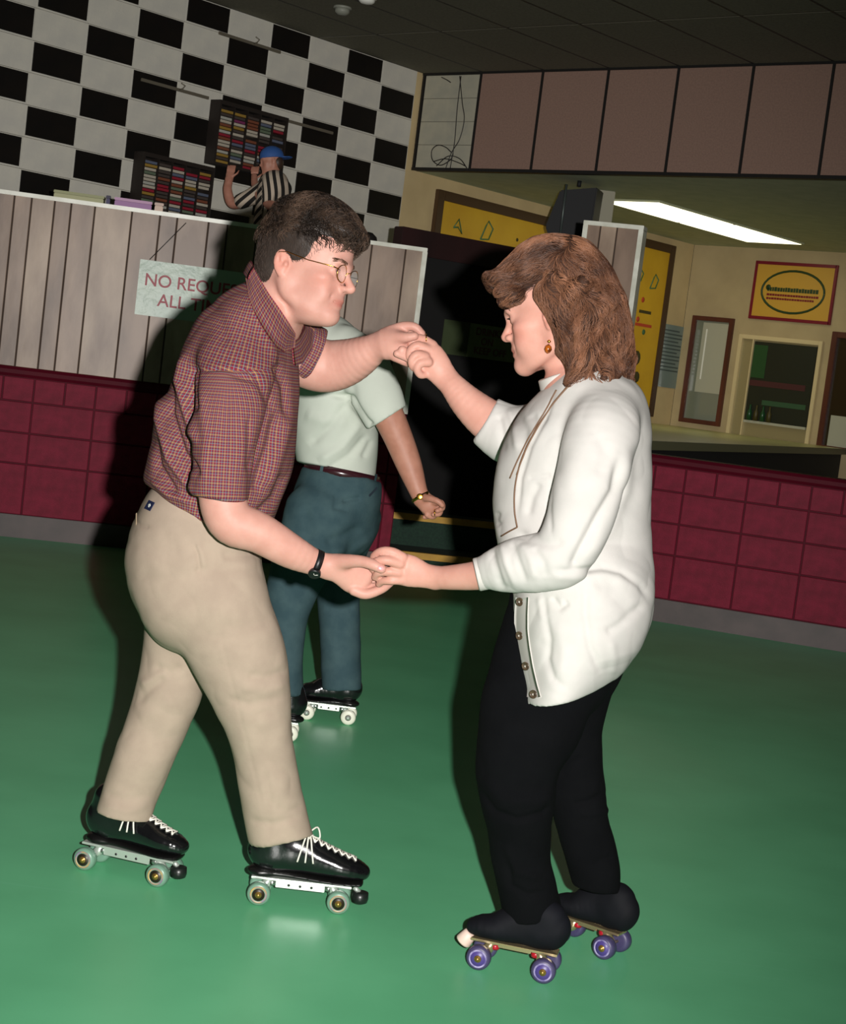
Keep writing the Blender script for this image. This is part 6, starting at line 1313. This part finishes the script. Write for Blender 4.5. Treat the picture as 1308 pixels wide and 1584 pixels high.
jn.seg_tube(tb([(528, 800, 6.36, 62, 54), (526, 850, 6.38, 44, 42), (524, 900, 6.4, 36, 36), (525, 960, 6.4, 32, 33), (527, 1010, 6.4, 31, 32), (528, 1060, 6.4, 31, 32), (529, 1085, 6.4, 30, 32)]), 0.012)
jn.ops.append(('disc', 'sub', 0.003, (P(442, 1074, 6.07), -CU, 0.11))); jn.ops.append(('disc', 'sub', 0.003, (P(528, 1066, 6.4), -CU, 0.11))); jn.ops.append(('disc', 'sub', 0.003, (P(528, 735, YB), CU * 0.97 + CR * 0.2, 0.3)))
jf = [([(528, 775), (545, 772), (560, 770)], 2.5, -0.005), ([(520, 760), (518, 785), (540, 790)], 3, -0.004), ([(560, 815), (530, 830), (500, 840)], 6, -0.006), ([(575, 830), (545, 850), (510, 855)], 5, 0.005), ([(470, 780), (480, 820), (470, 860)], 6, -0.005), ([(500, 940), (525, 945), (550, 938)], 5, -0.004)]
jo, jV, jQ = skin_mesh('jeans', jn, M_jn, bk, 3, lambda V, N_, Q_: crease(V + N_ * (wob(V, 14, 93) * 0.01)[:, None], N_, jf, gain=1.5, wide=1.3)); j_tree = bvh(jV, jQ)
# back pocket slit and loops, belt
M_bel = mat('dark_maroon_belt', (54, 22, 30), 0.25, spec=0.6, coat=0.3)
bc, bn = P(528, 733, YB), CU * 0.97 + CR * 0.2; bn = bn / np.linalg.norm(bn); k = YB / FOC; u = np.cross(bn, [0, 1, 0]); u /= np.linalg.norm(u); v = np.cross(bn, u)
def ell_band(name, c, n_, ru, rv, hh_, th, m, parent, a0=0, a1=2 * PI, N_=48):
    V_, F_2 = [], []
    ts = np.linspace(a0, a1, N_)
    for t in ts:
        for z_, e_ in ((-hh_, 0), (-hh_, th), (hh_, th), (hh_, 0)): V_.append(c + n_ * z_ + u * (ru + e_) * math.cos(t) + v * (rv + e_) * math.sin(t))
    for i in range(N_ - 1):
        for j in range(4): F_2.append((i * 4 + j, i * 4 + (j + 1) % 4, i * 4 + 4 + (j + 1) % 4, i * 4 + 4 + j))
    return MB().add(V_, F_2, True).build(name, m, parent)
ell_band('belt', bc, bn, 58 * k, 65 * k, 0.017, 0.004, M_bel, bk)
for a in (0.9, 1.75, 2.5, 3.6, 5.2): ell_band('belt_loop', bc, bn, 58 * k + 0.004, 65 * k + 0.004, 0.025, 0.003, M_jn, bk, -a - 0.04, -a + 0.04, 3)
p, uu, vv, nn = patch_on(j_tree, (576, 761), 0, 0, -0.3, 0.002)
quad_plate('back_pocket_welt', p, uu, vv, nn, 24 * k, 3.5 * k, mat('dark_denim_edge', (32, 46, 58), 0.85), bk)
# gold watch and ring
wc_ = np.array(P(650, 769, 6.055)); ax = np.array(P(662, 786, 6.05)) - np.array(P(640, 745, 6.065)); ax /= np.linalg.norm(ax)
gw = MB().lathe([(-0.006, 0.034), (-0.006, 0.037), (0.006, 0.037), (0.006, 0.034)], wc_, ax, 26).build('wristwatch', M_g2, bk); gw['label'] = 'gold bracelet watch'
dn_ = np.array([0.1, -1, -0.1]); dn_ = dn_ - ax * (dn_ @ ax); dn_ /= np.linalg.norm(dn_); MB().lathe([(0, 0.012), (0.005, 0.012), (0.006, 0.009), (0.006, 0.0005)], wc_ + dn_ * 0.035, dn_, 18).build('watch_case', M_g2, gw)
MB().tube([P(672, 793, 6.02) + 0.0115 * (math.cos(t) * CU + math.sin(t) * np.array([0, 1, 0])) for t in np.linspace(0, 2 * PI, 15)], 0.0024, 6, caps=False).build('ring', M_g2, bk)
M_ww = mat('white_wheel', (224, 224, 206), 0.4); M_gh = mat('grey_hub', (130, 124, 116), 0.4, metal=0.4)
mb_ = (M_lea, M_ww, M_gh, M_ws, M_stop, M_lace, M_sole, M_ms)
skate(bk, 'farther black skate of the skater in jeans, with white wheels', (537, 1121), (473, 1113), -1, 0.27, 0.01, mb_, boot_h=0.14, laces=False, hubr=0.4)
skate(bk, 'nearer black skate of the skater in jeans, mostly behind the khaki trouser leg', (447, 1147), (386, 1140), -1, 0.27, 0.01, mb_, boot_h=0.1, laces=False, hubr=0.4)

# ---------------------------------------------------------------- the disc jockey in the booth
YD = 14.1
dj = empty('person', (P(415, 300, YD)[0], YD, 1.3)); tag(dj, 'person in striped referee shirt and blue cap reaching up to the cassette racks', 'person')
hd_ = Hd(420, 250, YD, 165, 5, 15, -1, 0, 1.0); hd_.earx = -0.006
db = Blob(0.01); head_ops(db, hd_)
db.seg_tube(tb([(423, 262, YD, 8, 8), (424, 276, YD, 9, 11)]), 0.03); db.seg_tube(tb([(424, 284, YD, 18, 26), (420, 330, YD, 20, 26), (415, 385, YD, 20, 25)]), 0.03)
db.seg_tube(tb([(410, 292, YD + 0.1, 11, 10), (385, 308, YD + 0.05, 9, 9), (360, 315, YD + 0.1, 8, 8), (352, 295, YD + 0.12, 7, 7), (354, 278, YD + 0.15, 6, 5)]), 0.02)
db.seg_tube(tb([(354, 278, YD + 0.15, 6, 4), (356, 270, YD + 0.17, 7, 4)]), 0.01)
for j in range(4): finger(db, [(352 + 3 * j, 267, YD + 0.17, 1.9), (352 + 3.6 * j, 261, YD + 0.18, 1.7), (353 + 3.6 * j, 256, YD + 0.2, 1.4)])
finger(db, [(361, 272, YD + 0.15, 2.1), (367, 268, YD + 0.15, 1.8), (369, 264, YD + 0.16, 1.5)])
db.seg_tube(tb([(436, 292, YD - 0.05, 11, 10), (430, 318, YD - 0.2, 9, 9), (408, 312, YD - 0.1, 8, 8), (395, 288, YD + 0.1, 6, 6), (393, 272, YD + 0.2, 5, 4)]), 0.02)
for j in range(4): finger(db, [(389 + 3 * j, 268, YD + 0.34, 1.9), (389 + 3.4 * j, 262, YD + 0.36, 1.7), (390 + 3.4 * j, 258, YD + 0.38, 1.4)])
finger(db, [(399, 274, YD + 0.3, 2.0), (404, 270, YD + 0.32, 1.7), (406, 267, YD + 0.34, 1.5)])
zh = P(415, 385, YD)
for sx in (-0.09, 0.09): db.seg_tube([(np.array([zh[0] + sx, YD, zh[2] + 0.05]), 0.085, 0.085), (np.array([zh[0] + sx, YD, 1.85]), 0.06, 0.06), (np.array([zh[0] + sx, YD, 1.38]), 0.045, 0.045), (np.array([zh[0] + sx, YD - 0.12, 1.34]), 0.035, 0.04)], 0.02)
skin_mesh('body', db, M_skin2, dj, 1, None, white)
ms2 = bpy.data.materials.new('referee_stripes'); ms2.use_nodes = True; nt = ms2.node_tree; N = nt.nodes; L = nt.links; b = N['Principled BSDF']; b.inputs['Roughness'].default_value = 0.9
at_ = N.new('ShaderNodeAttribute'); at_.attribute_name = 'Col'; rp2 = N.new('ShaderNodeValToRGB'); rp2.color_ramp.interpolation = 'CONSTANT'; rp2.color_ramp.elements[0].color = (0.012, 0.01, 0.008, 1); rp2.color_ramp.elements[1].position = 0.5; rp2.color_ramp.elements[1].color = lin((196, 180, 160)) + (1,)
fr_ = N.new('ShaderNodeMath'); fr_.operation = 'FRACT'; L.new(at_.outputs['Fac'], fr_.inputs[0]); L.new(fr_.outputs[0], rp2.inputs['Fac']); L.new(rp2.outputs[0], b.inputs['Base Color'])
ds = Blob(0.008)
ds.seg_tube(tb([(424, 279, YD, 14, 18), (424, 290, YD, 24, 34), (420, 330, YD, 26, 33), (415, 385, YD, 27, 32)]), 0.03); ds.seg_tube(tb([(412, 292, YD + 0.05, 15, 14), (390, 304, YD + 0.05, 13, 12), (374, 311, YD + 0.06, 12, 12)]), 0.02); ds.seg_tube(tb([(436, 292, YD - 0.06, 15, 14), (434, 312, YD - 0.18, 12, 12)]), 0.02)
V, Q = ds.mesh(); V = relax(V, Q, 2); me = mesh_np('striped_shirt', V, Q); o_ = P(424, 279, YD); qx = (V - o_) @ CR; qz = (V - o_) @ CU; arm = qx < -0.09
val = np.where(arm, (qx * 0.62 - qz * 0.8) / 0.062, (qx + 0.02 * np.sin(qz * 9)) / 0.058) + 50
ca_ = me.color_attributes.new('Col', 'FLOAT_COLOR', 'POINT'); ca_.data.foreach_set('color', np.repeat(val[:, None], 4, 1).astype(np.float32).ravel()); link('striped_shirt', me, dj, ms2)
dt_ = Blob(0.01)
for sx in (-0.09, 0.09): dt_.seg_tube([(np.array([zh[0] + sx, YD, zh[2] + 0.06]), 0.115, 0.12), (np.array([zh[0] + sx, YD, 1.9]), 0.085, 0.09), (np.array([zh[0] + sx, YD, 1.42]), 0.075, 0.08)], 0.03)
skin_mesh('trousers', dt_, M_bt, dj, 1)
for sx in (-0.09, 0.09):
    b4 = Blob(0.008); b4.seg_tube([(np.array([zh[0] + sx, YD + 0.05, 1.345]), 0.045, 0.045), (np.array([zh[0] + sx, YD - 0.16, 1.335]), 0.035, 0.042)], 0.01); b4.cut(np.array([0, 0, 1.3]), (0, 0, -1)); skin_mesh('shoe', b4, M_sole, dj, 1)
M_cap = mat('blue_cap', (44, 86, 150), 0.7); cp_ = Blob(0.006); kk = hd_.k
cp_.ell(hd_.w((-0.006, 0, 0.05)), np.array((0.112, 0.09, 0.095)) * kk, hd_.R, 0.01); cp_.ell(hd_.w((-0.13, 0, 0.03)), np.array((0.07, 0.06, 0.01)) * kk, hd_.R, 0.01); cp_.cut(hd_.w((0, 0, 0.025)), -hd_.R[2] * 0.95 - hd_.R[0] * 0.0)
skin_mesh('cap', cp_, M_cap, dj, 1)
hx = Blob(0.008); hx.ell(hd_.w((-0.05, 0, -0.01)), np.array((0.06, 0.074, 0.075)) * kk, hd_.R, 0.01); skin_mesh('hair', hx, mat('brown_hair_plain', (60, 44, 34), 0.5), dj, 1)
